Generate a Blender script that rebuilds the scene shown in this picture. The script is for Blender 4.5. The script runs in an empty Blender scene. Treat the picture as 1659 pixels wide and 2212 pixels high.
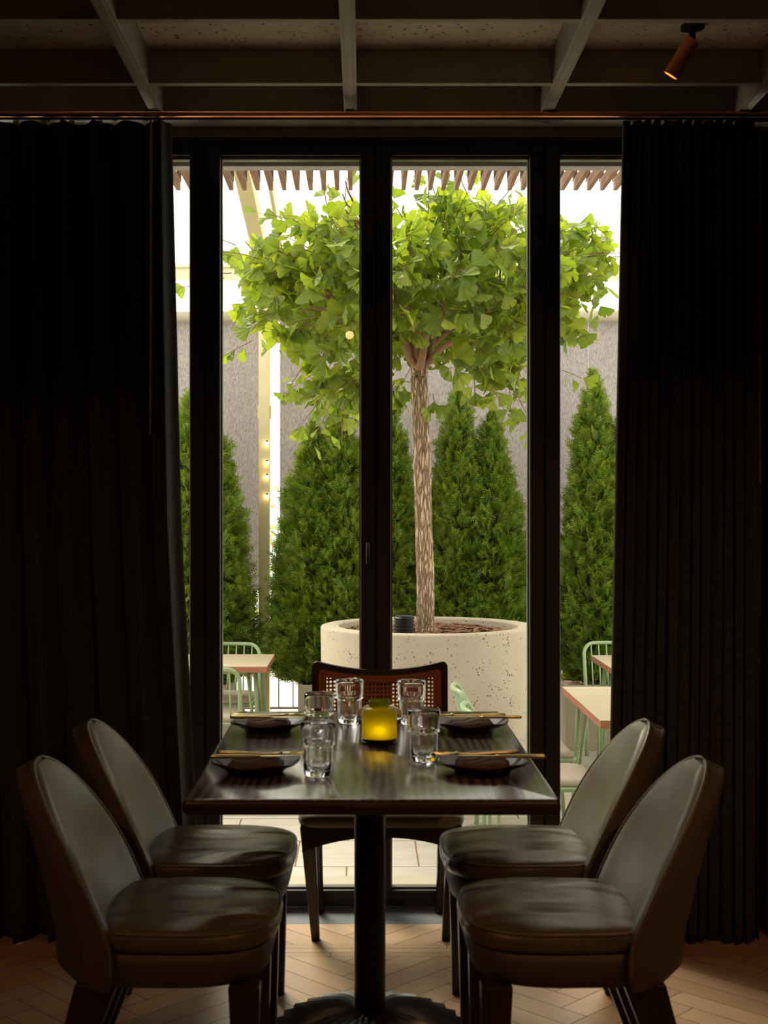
import bpy, math, random
import numpy as np
from mathutils import Vector, Matrix
PI = math.pi
S = bpy.context.scene
COL = S.collection
# ------------------------------------------------------------------ camera
FPX, CX, CY, H = 2800.0, 785.0, 1104.0, 1.36
cd = bpy.data.cameras.new('camera'); cam = bpy.data.objects.new('camera', cd); COL.objects.link(cam)
cam.location = (0, 0, H); cam.rotation_euler = (PI/2, 0, 0)
cd.sensor_fit = 'VERTICAL'; cd.sensor_height = 24.0; cd.sensor_width = 18.0
cd.lens = 24.0*FPX/2212.0
cd.shift_x = (829.5-CX)/2212.0; cd.shift_y = -(1106-CY)/2212.0
cd.clip_start = 0.05; cd.clip_end = 300
cd.dof.use_dof = True; cd.dof.focus_distance = 7.4; cd.dof.aperture_fstop = 4.6
S.camera = cam
# ------------------------------------------------------------------ world, exposure
w = bpy.data.worlds.new('overcast_sky'); S.world = w; w.use_nodes = True
bg = w.node_tree.nodes['Background']; bg.inputs[0].default_value = (1.0, .965, .86, 1); bg.inputs[1].default_value = 1.75
S.view_settings.view_transform = 'Standard'; S.view_settings.look = 'None'
S.view_settings.gamma = 1; S.view_settings.use_curve_mapping = False; S.view_settings.exposure = 0.45
sd = bpy.data.lights.new('sun', 'SUN'); sd.energy = 5.0; sd.angle = math.radians(28); sd.color = (1, .93, .80)
sun = bpy.data.objects.new('sun', sd); COL.objects.link(sun); sun.rotation_euler = (math.radians(-46), 0, math.radians(26))
WARM = (1.0, .5, .22)

def P(px, py, d):                      # photo pixel at distance d -> place
    return Vector(((px-CX)*d/FPX, d, H-(py-CY)*d/FPX))

# ------------------------------------------------------------------ materials
def mat(name, col, rough=.6, metal=0.0, noise=.12, scale=12.0, bump=0.0, bscale=60.0, stretch=(1,1,1), spec=.5,
        coat=0.0, sheen=0.0, trans=0.0, ior=1.45, dark=None, coord='Object', detail=4.0, crough=.1):
    m = bpy.data.materials.new(name); m.use_nodes = True
    nt = m.node_tree; N = nt.nodes; L = nt.links; b = N['Principled BSDF']
    b.inputs['Roughness'].default_value = rough; b.inputs['Metallic'].default_value = metal
    b.inputs['Specular IOR Level'].default_value = spec; b.inputs['IOR'].default_value = ior
    b.inputs['Coat Weight'].default_value = coat; b.inputs['Coat Roughness'].default_value = crough
    b.inputs['Sheen Weight'].default_value = sheen; b.inputs['Transmission Weight'].default_value = trans
    tc = N.new('ShaderNodeTexCoord'); mp = N.new('ShaderNodeMapping'); mp.inputs['Scale'].default_value = stretch
    L.new(tc.outputs[coord], mp.inputs[0])
    n = N.new('ShaderNodeTexNoise'); n.inputs['Scale'].default_value = scale; n.inputs['Detail'].default_value = detail
    L.new(mp.outputs[0], n.inputs['Vector'])
    r = N.new('ShaderNodeValToRGB'); r.color_ramp.elements[0].position = .3; r.color_ramp.elements[1].position = .7
    lo = dark if dark else tuple(c*(1-noise) for c in col)
    hi = col if dark else tuple(min(1, c*(1+noise)) for c in col)
    r.color_ramp.elements[0].color = (*lo, 1); r.color_ramp.elements[1].color = (*hi, 1)
    L.new(n.outputs['Fac'], r.inputs[0]); L.new(r.outputs[0], b.inputs['Base Color'])
    if bump:
        n2 = N.new('ShaderNodeTexNoise'); n2.inputs['Scale'].default_value = bscale; n2.inputs['Detail'].default_value = 5
        L.new(mp.outputs[0], n2.inputs['Vector'])
        bp = N.new('ShaderNodeBump'); bp.inputs['Strength'].default_value = bump; bp.inputs['Distance'].default_value = .01
        L.new(n2.outputs['Fac'], bp.inputs['Height']); L.new(bp.outputs[0], b.inputs['Normal'])
    return m
def nodes(m): return m.node_tree.nodes, m.node_tree.links, m.node_tree.nodes['Principled BSDF']

M = {}
M['curtain'] = mat('black_green_curtain_cloth', (.026,.0265,.020), .85, noise=.3, scale=40, bump=.3, bscale=400, sheen=.08)
M['frame'] = mat('black_bronze_metal', (.016,.014,.012), .45, noise=.2, scale=20)
M['bead'] = mat('aluminium_glazing_bead', (.35,.36,.34), .3, 1.0)
M['beam'] = mat('olive_grey_painted_beam', (.30,.26,.20), .5, noise=.1)
M['ceil'] = mat('mineral_ceiling_tile', (.50,.42,.31), .9, noise=.1)
N,L,b = nodes(M['ceil'])
tc=N.new('ShaderNodeTexCoord'); v=N.new('ShaderNodeTexNoise'); v.inputs['Scale'].default_value=75; v.inputs['Detail'].default_value=2; L.new(tc.outputs['Object'],v.inputs['Vector'])
mt=N.new('ShaderNodeMath'); mt.operation='GREATER_THAN'; mt.inputs[1].default_value=.66; L.new(v.outputs['Fac'],mt.inputs[0])
mx=N.new('ShaderNodeMixRGB'); mx.inputs[2].default_value=(.02,.018,.014,1); L.new(mt.outputs[0],mx.inputs[0])
L.new(b.inputs['Base Color'].links[0].from_socket,mx.inputs[1]); L.new(mx.outputs[0],b.inputs['Base Color'])
M['wall'] = mat('dark_plaster', (.03,.026,.022), .8)
M['soffit'] = mat('brown_grey_soffit', (.22,.19,.145), .55)
M['facade'] = mat('grey_render', (.45,.43,.40), .8)
M['copper'] = mat('brushed_copper', (.85,.33,.14), .42, 1.0, noise=.1)
M['black_metal'] = mat('black_cast_iron', (.010,.010,.010), .5, .0, bump=.15, bscale=150)
M['darkplast'] = mat('black_plastic', (.015,.015,.016), .45)
M['sillm'] = mat('grey_stone_threshold', (.16,.17,.18), .35)
M['wood_dark'] = mat('dark_stained_wood', (.030,.014,.010), .35, noise=.4, scale=8, stretch=(10,10,1))
# table top wood
def woodtop():
    m = mat('glossy_dark_oak', (.05,.03,.022), .24, coat=.7, crough=.13, noise=.2)
    N,L,b = nodes(m)
    tc=N.new('ShaderNodeTexCoord'); mp=N.new('ShaderNodeMapping'); mp.inputs['Scale'].default_value=(7,1.0,1)
    L.new(tc.outputs['Object'],mp.inputs[0])
    wv=N.new('ShaderNodeTexWave'); wv.inputs['Scale'].default_value=2.0; wv.inputs['Distortion'].default_value=9; wv.inputs['Detail'].default_value=3
    wv.inputs['Detail Scale'].default_value=.8; L.new(mp.outputs[0],wv.inputs['Vector'])
    r=N.new('ShaderNodeValToRGB'); r.color_ramp.elements[0].color=(.035,.019,.012,1); r.color_ramp.elements[1].color=(.19,.125,.08,1)
    L.new(wv.outputs['Fac'],r.inputs[0]); L.new(r.outputs[0],b.inputs['Base Color'])
    bp=N.new('ShaderNodeBump'); bp.inputs['Strength'].default_value=.05; bp.inputs['Distance'].default_value=.002
    L.new(wv.outputs['Fac'],bp.inputs['Height']); L.new(bp.outputs[0],b.inputs['Normal'])
    return m
M['tabletop'] = woodtop(); M['table_edge'] = mat('red_black_table_edge', (.035,.013,.009), .4, noise=.3, stretch=(1,1,20))
def leather(name, col, rough, wr):
    m = mat(name, col, rough, noise=.15, scale=9, coat=.08, crough=.3, spec=.42)
    N,L,b = nodes(m); b.inputs['Specular Tint'].default_value=(1,.90,.66,1)
    tc=N.new('ShaderNodeTexCoord'); mp=N.new('ShaderNodeMapping'); mp.inputs['Scale'].default_value=(5.5,2.2,5.5) if wr>.5 else (9,2.4,9)
    L.new(tc.outputs['Object'],mp.inputs[0])
    n=N.new('ShaderNodeTexNoise'); n.inputs['Scale'].default_value=1.0; n.inputs['Detail'].default_value=1.2 if wr>.5 else 2; n.inputs['Distortion'].default_value=1.3 if wr>.5 else .6
    L.new(mp.outputs[0],n.inputs['Vector'])
    n2=N.new('ShaderNodeTexNoise'); n2.inputs['Scale'].default_value=350; L.new(tc.outputs['Object'],n2.inputs['Vector'])
    ad=N.new('ShaderNodeMath'); ad.operation='MULTIPLY_ADD'; ad.inputs[1].default_value=.02; L.new(n2.outputs['Fac'],ad.inputs[0]); L.new(n.outputs['Fac'],ad.inputs[2])
    bp=N.new('ShaderNodeBump'); bp.inputs['Strength'].default_value=wr; bp.inputs['Distance'].default_value=.05 if wr>.5 else .03
    L.new(ad.outputs[0],bp.inputs['Height']); L.new(bp.outputs[0],b.inputs['Normal']); L.new(bp.outputs[0],b.inputs['Coat Normal'])
    return m
M['leather_seat'] = leather('worn_olive_brown_leather', (.110,.088,.044), .27, .65)
M['leather'] = leather('olive_brown_leather', (.135,.110,.055), .42, .12)
M['vinyl'] = mat('brown_upholstery', (.080,.062,.040), .6, noise=.1, bump=.1, bscale=300)
M['glass'] = mat('clear_glass', (1,1,1), 0.0, trans=1.0, ior=1.48, noise=0)
M['gold'] = mat('brushed_gold_metal', (.80,.68,.34), .32, 1.0, noise=.05)
M['silver'] = mat('polished_steel', (.75,.75,.75), .15, 1.0, noise=.03)
M['plate'] = mat('brown_glazed_stoneware', (.055,.020,.012), .5, noise=.25, scale=25, dark=(.025,.011,.009))
M['napkin'] = mat('brown_linen', (.10,.062,.038), .9, noise=.15, scale=60, bump=.3, bscale=500)
M['napkin_cream'] = mat('cream_linen', (.62,.53,.40), .9, bump=.2, bscale=300)
M['concrete'] = mat('cast_concrete', (.47,.40,.30), .85, noise=.06, scale=3, bump=.15, bscale=50)
N,L,b = nodes(M['concrete'])
tc=N.new('ShaderNodeTexCoord'); v=N.new('ShaderNodeTexVoronoi'); v.inputs['Scale'].default_value=52; L.new(tc.outputs['Object'],v.inputs['Vector'])
ns=N.new('ShaderNodeTexNoise'); ns.inputs['Scale'].default_value=11; L.new(tc.outputs['Object'],ns.inputs['Vector'])
mr=N.new('ShaderNodeMapRange'); mr.inputs[1].default_value=.38; mr.inputs[2].default_value=.65; mr.inputs[3].default_value=0.03; mr.inputs[4].default_value=.30; L.new(ns.outputs['Fac'],mr.inputs[0])
mt=N.new('ShaderNodeMath'); mt.operation='LESS_THAN'; L.new(v.outputs['Distance'],mt.inputs[0]); L.new(mr.outputs[0],mt.inputs[1])
mx=N.new('ShaderNodeMixRGB'); mx.inputs[2].default_value=(.17,.12,.075,1); L.new(mt.outputs[0],mx.inputs[0])
L.new(b.inputs['Base Color'].links[0].from_socket,mx.inputs[1]); L.new(mx.outputs[0],b.inputs['Base Color'])
M['boxm'] = mat('taupe_planter_panel', (.36,.30,.22), .8, noise=.08)
M['mulch'] = mat('bark_mulch', (.30,.14,.06), .9, dark=(.05,.025,.015), scale=60, bump=.4)
M['bark'] = mat('ridged_brown_bark', (.52,.37,.24), .95, dark=(.10,.06,.035), scale=17, stretch=(2.2,2.2,.75), bump=1.0, bscale=17, detail=9)
M['twig'] = mat('reddish_brown_twig', (.30,.17,.10), .8, noise=.2)
M['cream_paint'] = mat('cream_yellow_paint', (.80,.68,.40), .5, noise=.04)
M['beige_paint'] = mat('beige_paint', (.78,.70,.50), .5, noise=.04)
M['tube'] = mat('grey_beige_metal', (.42,.38,.28), .35, noise=.04)
M['mint'] = mat('mint_green_powder_coat', (.26,.36,.17), .4, noise=.05)
M['mint2'] = mat('pale_mint_powder_coat', (.32,.42,.24), .4, noise=.05)
M['cushion'] = mat('oatmeal_cushion_cloth', (.45,.37,.28), .9, noise=.08, scale=80, bump=.2, bscale=400)
M['lamin'] = mat('pale_wood_laminate', (.58,.47,.33), .45, noise=.06, scale=8, stretch=(1,8,1))
M['ply'] = mat('red_brown_plywood_edge', (.40,.16,.09), .6, noise=.35, scale=4, stretch=(1,1,70))
M['slatw'] = mat('weathered_brown_timber', (.30,.17,.10), .75, noise=.3, scale=12, stretch=(4,.6,4))
M['slatd'] = mat('dark_brown_timber', (.07,.04,.028), .8, noise=.3, scale=12)
M['tile'] = mat('pale_grey_deck_tile', (.42,.375,.31), .8, noise=.10, scale=5, bump=.1, stretch=(1,4,1))
M['joint'] = mat('sandy_joint', (.26,.15,.08), .9)
M['street'] = mat('pale_concrete_street', (.80,.79,.76), .9, noise=.05)
M['rail'] = mat('grey_rail_metal', (.20,.20,.20), .4)
M['wire'] = mat('pale_teal_wire', (.35,.48,.50), .5)
M['oak'] = mat('oak_parquet', (.85,.80,.75), .32, noise=.12, scale=5, stretch=(2,2,1), coat=.5, crough=.3)
N,L,b = nodes(M['oak'])
g=N.new('ShaderNodeNewGeometry'); r=N.new('ShaderNodeValToRGB'); r.color_ramp.elements[0].color=(.50,.31,.175,1); r.color_ramp.elements[1].color=(.64,.43,.26,1)
L.new(g.outputs['Random Per Island'],r.inputs[0]); mx=N.new('ShaderNodeMixRGB'); mx.blend_type='MULTIPLY'; mx.inputs[0].default_value=.35
L.new(r.outputs[0],mx.inputs[1]); L.new(b.inputs['Base Color'].links[0].from_socket,mx.inputs[2]); L.new(mx.outputs[0],b.inputs['Base Color'])
M['grout'] = mat('dark_floor_seam', (.03,.018,.01), .9)

N,L,b = nodes(M['bark'])
tc=N.new('ShaderNodeTexCoord'); mp=N.new('ShaderNodeMapping'); mp.inputs['Scale'].default_value=(52,52,9); L.new(tc.outputs['Object'],mp.inputs[0])
ns=N.new('ShaderNodeTexNoise'); ns.inputs['Scale'].default_value=.9; ns.inputs['Detail'].default_value=3; L.new(mp.outputs[0],ns.inputs['Vector'])
av=N.new('ShaderNodeVectorMath'); av.operation='MULTIPLY_ADD'; av.inputs[1].default_value=(1.6,1.6,1.6); L.new(ns.outputs['Color'],av.inputs[0]); L.new(mp.outputs[0],av.inputs[2])
v=N.new('ShaderNodeTexVoronoi'); v.feature='DISTANCE_TO_EDGE'; v.inputs['Scale'].default_value=1.0; L.new(av.outputs[0],v.inputs['Vector'])
r=N.new('ShaderNodeValToRGB'); r.color_ramp.elements[0].position=.02; r.color_ramp.elements[1].position=.22; r.color_ramp.elements[0].color=(.38,.31,.26,1); r.color_ramp.elements[1].color=(1,1,1,1); L.new(v.outputs['Distance'],r.inputs[0])
r0=[n_ for n_ in N if n_.type=='VALTORGB' and n_!=r][0]; r0.color_ramp.elements[0].color=(.50,.36,.24,1); r0.color_ramp.elements[1].color=(.74,.56,.38,1)
mx=N.new('ShaderNodeMixRGB'); mx.blend_type='MULTIPLY'; mx.inputs[0].default_value=1; L.new(b.inputs['Base Color'].links[0].from_socket,mx.inputs[1]); L.new(r.outputs[0],mx.inputs[2]); L.new(mx.outputs[0],b.inputs['Base Color'])
bp=N.new('ShaderNodeBump'); bp.inputs['Strength'].default_value=1; bp.inputs['Distance'].default_value=.012; L.new(r.outputs[0],bp.inputs['Height']); L.new(bp.outputs[0],b.inputs['Normal'])
def leafmat(name, stops, trans=.5, rough=.5, tcol=1.25):
    m = bpy.data.materials.new(name); m.use_nodes = True; nt=m.node_tree; N=nt.nodes; L=nt.links
    b=N['Principled BSDF']; b.inputs['Roughness'].default_value=rough; out=N['Material Output']
    g=N.new('ShaderNodeNewGeometry'); r=N.new('ShaderNodeValToRGB')
    els=r.color_ramp.elements
    while len(els)<len(stops): els.new(.5)
    for e,(p,c) in zip(els,stops): e.position=p; e.color=(*c,1)
    L.new(g.outputs['Random Per Island'],r.inputs[0]); L.new(r.outputs[0],b.inputs['Base Color'])
    t=N.new('ShaderNodeBsdfTranslucent'); mm=N.new('ShaderNodeMixRGB'); mm.blend_type='MULTIPLY'; mm.inputs[0].default_value=1
    mm.inputs[2].default_value=(tcol*1.05,tcol,.45,1); L.new(r.outputs[0],mm.inputs[1]); L.new(mm.outputs[0],t.inputs[0])
    mx=N.new('ShaderNodeMixShader'); mx.inputs[0].default_value=trans; L.new(b.outputs[0],mx.inputs[1]); L.new(t.outputs[0],mx.inputs[2])
    L.new(mx.outputs[0],out.inputs[0]); return m
M['ginkgo'] = leafmat('ginkgo_leaf', [(0,(.14,.21,.035)),(.5,(.21,.29,.045)),(1,(.31,.38,.07))], .5, tcol=1.5)
M['thuja'] = leafmat('cedar_spray', [(0,(.09,.15,.022)),(.5,(.18,.27,.036)),(1,(.33,.42,.06))], .4, tcol=1.5)
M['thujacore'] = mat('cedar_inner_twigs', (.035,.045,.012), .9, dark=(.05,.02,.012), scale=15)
M['farleaf'] = leafmat('far_leaves', [(0,(.15,.35,.2)),(.6,(.5,.55,.2)),(1,(.6,.3,.25))], .4)

def panemat():
    m=bpy.data.materials.new('window_pane_glass'); m.use_nodes=True; N=m.node_tree.nodes; L=m.node_tree.links
    N.remove(N['Principled BSDF']); out=N['Material Output']
    t=N.new('ShaderNodeBsdfTransparent'); t.inputs[0].default_value=(.97,.975,.96,1)
    gl=N.new('ShaderNodeBsdfGlossy'); gl.inputs['Roughness'].default_value=0.0
    fr=N.new('ShaderNodeFresnel'); fr.inputs[0].default_value=1.45
    ns=N.new('ShaderNodeTexNoise'); ns.inputs['Scale'].default_value=2
    mr=N.new('ShaderNodeMapRange'); mr.inputs[3].default_value=.8; mr.inputs[4].default_value=1.0; L.new(ns.outputs['Fac'],mr.inputs[0])
    mm=N.new('ShaderNodeMath'); mm.operation='MULTIPLY'; L.new(fr.outputs[0],mm.inputs[0]); L.new(mr.outputs[0],mm.inputs[1])
    ge=N.new('ShaderNodeNewGeometry'); iv=N.new('ShaderNodeMath'); iv.operation='SUBTRACT'; iv.inputs[0].default_value=1; L.new(ge.outputs['Backfacing'],iv.inputs[1])
    m3=N.new('ShaderNodeMath'); m3.operation='MULTIPLY'; L.new(mm.outputs[0],m3.inputs[0]); L.new(iv.outputs[0],m3.inputs[1])
    mx=N.new('ShaderNodeMixShader'); L.new(m3.outputs[0],mx.inputs[0]); L.new(t.outputs[0],mx.inputs[1]); L.new(gl.outputs[0],mx.inputs[2])
    L.new(mx.outputs[0],out.inputs[0]); return m
M['pane']=panemat()
def screenmat():
    m=bpy.data.materials.new('grey_mesh_blind'); m.use_nodes=True; N=m.node_tree.nodes; L=m.node_tree.links; b=N['Principled BSDF']; out=N['Material Output']
    tc=N.new('ShaderNodeTexCoord'); mp=N.new('ShaderNodeMapping'); mp.inputs['Scale'].default_value=(330,330,45); L.new(tc.outputs['Object'],mp.inputs[0])
    n=N.new('ShaderNodeTexNoise'); n.inputs['Scale'].default_value=1; n.inputs['Detail'].default_value=2; L.new(mp.outputs[0],n.inputs['Vector'])
    r=N.new('ShaderNodeValToRGB'); r.color_ramp.elements[0].position=.35; r.color_ramp.elements[1].position=.65
    r.color_ramp.elements[0].color=(.31,.285,.28,1); r.color_ramp.elements[1].color=(.60,.555,.54,1)
    L.new(n.outputs['Fac'],r.inputs[0]); L.new(r.outputs[0],b.inputs['Base Color']); b.inputs['Roughness'].default_value=.8
    t=N.new('ShaderNodeBsdfTranslucent'); L.new(r.outputs[0],t.inputs[0])
    mx=N.new('ShaderNodeMixShader'); mx.inputs[0].default_value=.45; L.new(b.outputs[0],mx.inputs[1]); L.new(t.outputs[0],mx.inputs[2]); L.new(mx.outputs[0],out.inputs[0]); return m
M['screen']=screenmat()
def candleglass():
    m=bpy.data.materials.new('frosted_olive_green_glass'); m.use_nodes=True; N=m.node_tree.nodes; L=m.node_tree.links; b=N['Principled BSDF']; out=N['Material Output']
    b.inputs['Base Color'].default_value=(.13,.15,.015,1); b.inputs['Roughness'].default_value=.25
    tc=N.new('ShaderNodeTexCoord'); n=N.new('ShaderNodeTexNoise'); n.inputs['Scale'].default_value=40; L.new(tc.outputs['Object'],n.inputs['Vector'])
    r=N.new('ShaderNodeValToRGB'); r.color_ramp.elements[0].color=(.22,.27,.015,1); r.color_ramp.elements[1].color=(.32,.36,.025,1); L.new(n.outputs['Fac'],r.inputs[0])
    t=N.new('ShaderNodeBsdfTranslucent'); L.new(r.outputs[0],t.inputs[0])
    mx=N.new('ShaderNodeMixShader'); mx.inputs[0].default_value=.72; L.new(b.outputs[0],mx.inputs[1]); L.new(t.outputs[0],mx.inputs[2]); L.new(mx.outputs[0],out.inputs[0]); return m
M['candleglass']=candleglass()
def canemat():
    m=mat('orange_brown_cane', (.36,.11,.035), .5, noise=.2, scale=30)
    N,L,b=nodes(m); out=N['Material Output']
    tc=N.new('ShaderNodeTexCoord'); sp=N.new('ShaderNodeSeparateXYZ'); L.new(tc.outputs['Object'],sp.inputs[0])
    P_=.0132
    def cell(sock):
        a=N.new('ShaderNodeMath'); a.operation='DIVIDE'; a.inputs[1].default_value=P_; L.new(sock,a.inputs[0])
        f=N.new('ShaderNodeMath'); f.operation='FRACT'; L.new(a.outputs[0],f.inputs[0])
        s=N.new('ShaderNodeMath'); s.operation='SUBTRACT'; s.inputs[1].default_value=.5; L.new(f.outputs[0],s.inputs[0]); return s.outputs[0]
    cx,cz=cell(sp.outputs['X']),cell(sp.outputs['Z'])
    cmb=N.new('ShaderNodeCombineXYZ'); L.new(cx,cmb.inputs[0]); L.new(cz,cmb.inputs[1])
    ln=N.new('ShaderNodeVectorMath'); ln.operation='LENGTH'; L.new(cmb.outputs[0],ln.inputs[0])
    lt=N.new('ShaderNodeMath'); lt.operation='LESS_THAN'; lt.inputs[1].default_value=.30; L.new(ln.outputs['Value'],lt.inputs[0])
    t=N.new('ShaderNodeBsdfTransparent'); mx=N.new('ShaderNodeMixShader'); L.new(lt.outputs[0],mx.inputs[0]); L.new(b.outputs[0],mx.inputs[1]); L.new(t.outputs[0],mx.inputs[2])
    L.new(mx.outputs[0],out.inputs[0]); return m
M['cane']=canemat()
M['cane_edge']=mat('red_brown_cane_border', (.30,.085,.028), .45, noise=.2)
def emis(name,col,st):
    m=bpy.data.materials.new(name); m.use_nodes=True; N,L,b=nodes(m); b.inputs['Base Color'].default_value=(*col,1)
    b.inputs['Emission Color'].default_value=(*col,1); b.inputs['Emission Strength'].default_value=st; return m
M['flame']=emis('candle_flame',(1,.55,.12),14); M['bulb']=emis('lit_bulb',(1,.75,.35),14); M['lampglow']=emis('lamp_lens',(1,.30,.04),1.6)
M['wax']=mat('candle_wax',(.7,.65,.5),.5)

# ------------------------------------------------------------------ mesh helpers
class MB:
    def __init__(s): s.v=[]; s.f=[]
    def add(s,vs,fs):
        o=len(s.v); s.v.extend([tuple(p) for p in vs]); s.f.extend([tuple(i+o for i in f) for f in fs]); return s
    def box(s,x0,x1,y0,y1,z0,z1):
        v=[(x,y,z) for z in (z0,z1) for y in (y0,y1) for x in (x0,x1)]
        return s.add(v,[(0,2,3,1),(4,5,7,6),(0,1,5,4),(2,6,7,3),(0,4,6,2),(1,3,7,5)])
    def taper(s,c0,s0,c1,s1):          # square bar between two centres, half sizes
        v=[]
        for c,h in ((c0,s0),(c1,s1)):
            for dx,dy in ((-1,-1),(1,-1),(1,1),(-1,1)): v.append((c[0]+dx*h[0],c[1]+dy*h[1],c[2]))
        return s.add(v,[(0,3,2,1),(4,5,6,7),(0,1,5,4),(1,2,6,5),(2,3,7,6),(3,0,4,7)])
    def tube(s,pts,r,n=10,closed=False,cap=True):
        pts=[Vector(p) for p in pts]; k=len(pts); rr=r if isinstance(r,(list,tuple)) else [r]*k
        vs=[]; prev=None
        for i,p in enumerate(pts):
            a=pts[(i-1)%k] if (closed or i>0) else p; c=pts[(i+1)%k] if (closed or i<k-1) else p
            t=(c-a).normalized()
            if prev is None:
                u=t.cross(Vector((0,0,1)));  u=t.cross(Vector((1,0,0))) if u.length<.1 else u
            else: u=prev-t*prev.dot(t)
            u.normalize(); prev=u; q=t.cross(u)
            for j in range(n):
                an=2*PI*j/n; vs.append(p+(u*math.cos(an)+q*math.sin(an))*rr[i])
        fs=[]
        for i in range(k if closed else k-1):
            for j in range(n):
                i2=(i+1)%k; fs.append((i*n+j,i*n+(j+1)%n,i2*n+(j+1)%n,i2*n+j))
        if cap and not closed: fs+= [tuple(range(n-1,-1,-1)),tuple((k-1)*n+j for j in range(n))]
        return s.add(vs,fs)
    def lathe(s,prof,n=48,c=(0,0,0),rf=None,closed=False):
        vs=[]
        for (r,z) in prof:
            for j in range(n):
                a=2*PI*j/n; r2=rf(r,z,a) if rf else r
                vs.append((c[0]+r2*math.cos(a),c[1]+r2*math.sin(a),c[2]+z))
        fs=[]; k=len(prof)
        for i in range(k if closed else k-1):
            for j in range(n):
                i2=(i+1)%k; fs.append((i*n+j,i*n+(j+1)%n,i2*n+(j+1)%n,i2*n+j))
        if not closed:
            fs+=[tuple(range(n-1,-1,-1)),tuple((k-1)*n+j for j in range(n))]
        return s.add(vs,fs)
    def loft(s,rings,cap=True):
        n=len(rings[0]); vs=[p for r in rings for p in r]; fs=[]
        for i in range(len(rings)-1):
            for j in range(n): fs.append((i*n+j,i*n+(j+1)%n,(i+1)*n+(j+1)%n,(i+1)*n+j))
        if cap: fs+=[tuple(range(n-1,-1,-1)),tuple((len(rings)-1)*n+j for j in range(n))]
        return s.add(vs,fs)
    def build(s,name,m,parent=None,smooth=False,bevel=0,sub=0,solid=0,loc=None,rotz=0):
        me=bpy.data.meshes.new(name); me.from_pydata(s.v,[],s.f); me.validate(); me.update()
        o=bpy.data.objects.new(name,me); COL.objects.link(o)
        ms=m if isinstance(m,(list,tuple)) else [m]
        for q in ms: me.materials.append(q)
        if smooth: me.polygons.foreach_set('use_smooth',[True]*len(me.polygons))
        if parent: o.parent=parent
        if loc is not None: o.location=loc
        if rotz: o.rotation_euler=(0,0,rotz)
        if solid: q=o.modifiers.new('s','SOLIDIFY'); q.thickness=solid; q.offset=0
        if bevel: q=o.modifiers.new('b','BEVEL'); q.width=bevel; q.segments=3; q.limit_method='ANGLE'; q.angle_limit=.6
        if sub: q=o.modifiers.new('u','SUBSURF'); q.levels=sub; q.render_levels=sub
        return o
def smooth_by_angle(o,ang=40):
    me=o.data; me.polygons.foreach_set('use_smooth',[True]*len(me.polygons))
    try: me.set_sharp_from_angle(angle=math.radians(ang))
    except Exception: pass
    return o
def tag(o,label,cat,group=None,kind=None):
    o['label']=label; o['category']=cat
    if group: o['group']=group
    if kind: o['kind']=kind
    return o
def struct(o): o['kind']='structure'; return o
def empty(name,loc=(0,0,0),rz=0):
    o=bpy.data.objects.new(name,None); COL.objects.link(o); o.location=loc; o.rotation_euler=(0,0,rz); o.empty_display_size=.05; return o
def dup(o,parent=None,loc=None,rz=None):
    c=o.copy(); COL.objects.link(c)
    if parent: c.parent=parent
    if loc is not None: c.location=loc
    if rz is not None: c.rotation_euler=(0,0,rz)
    for ch in list(o.children): dup(ch,c)
    return c

# ------------------------------------------------------------------ THE ROOM
WF=4.42                      # front plane of the glazed doors
XL,XR,YB=-2.3,2.3,-3.2
ZB=2.664; ZT=2.769; ZG=-.36
mb=MB()                      # parquet
def clip(poly,axis,val,keep_less):
    out=[]
    for i in range(len(poly)):
        a=poly[i]; c=poly[(i+1)%len(poly)]
        ia=(a[axis]<=val) if keep_less else (a[axis]>=val); ic=(c[axis]<=val) if keep_less else (c[axis]>=val)
        if ia: out.append(a)
        if ia!=ic:
            t=(val-a[axis])/(c[axis]-a[axis]); out.append((a[0]+(c[0]-a[0])*t,a[1]+(c[1]-a[1])*t))
    return out
FE=4.264
def herring(y0,y1):
    w=.085; n=5; g=.0011; R=int(6.5/w)
    ca=math.cos(PI/4)
    for i in range(-R,R):
        for j in range(-R,R):
            k=(i-j)%(2*n)
            if k==0: q=(i*w,j*w,(i+n)*w,(j+1)*w)
            elif k==n: q=(i*w,(j-n+1)*w,(i+1)*w,(j+1)*w)
            else: continue
            a,b_,c,d=q[0]+g,q[1]+g,q[2]-g,q[3]-g
            poly=[((x-y)*ca,(x+y)*ca) for x,y in ((a,b_),(c,b_),(c,d),(a,d))]
            for ax,val,kl in ((0,XL,False),(0,XR,True),(1,y0,False),(1,y1,True)):
                if len(poly)>=3: poly=clip(poly,ax,val,kl)
            if len(poly)>=3: mb.add([(p[0],p[1],.001) for p in poly],[tuple(range(len(poly)))])
def band(y0,y1,k):
    h=(y1-y0)/k
    for r in range(k):
        x=XL-(r*.37)
        while x<XR:
            a,c=max(x,XL),min(x+1.1,XR)
            if c>a: mb.add([(a+.001,y0+r*h+.001,.001),(c-.001,y0+r*h+.001,.001),(c-.001,y0+(r+1)*h-.001,.001),(a+.001,y0+(r+1)*h-.001,.001)],[(0,1,2,3)])
            x+=1.1
herring(4.065,FE); band(3.955,4.065,3); herring(2.6,3.955); band(2.49,2.6,3); herring(YB,2.49)
fl=struct(MB().box(XL,XR,YB,FE,-.1,0).build('floor',M['grout']))
mb.build('floor_parquet',M['oak'],fl)
struct(MB().box(XL,XR,FE,4.66,-.1,.0).build('trim_1',M['sillm'],bevel=.003))
struct(MB().box(XL-.1,XL,YB,4.6,-.1,3.1).build('wall_left',M['wall']))
struct(MB().box(XR,XR+.1,YB,4.6,-.1,3.1).build('wall_right',M['wall']))
struct(MB().box(XL-.1,XR+.1,YB-.1,YB,-.1,3.1).build('wall_back',M['wall']))
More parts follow.
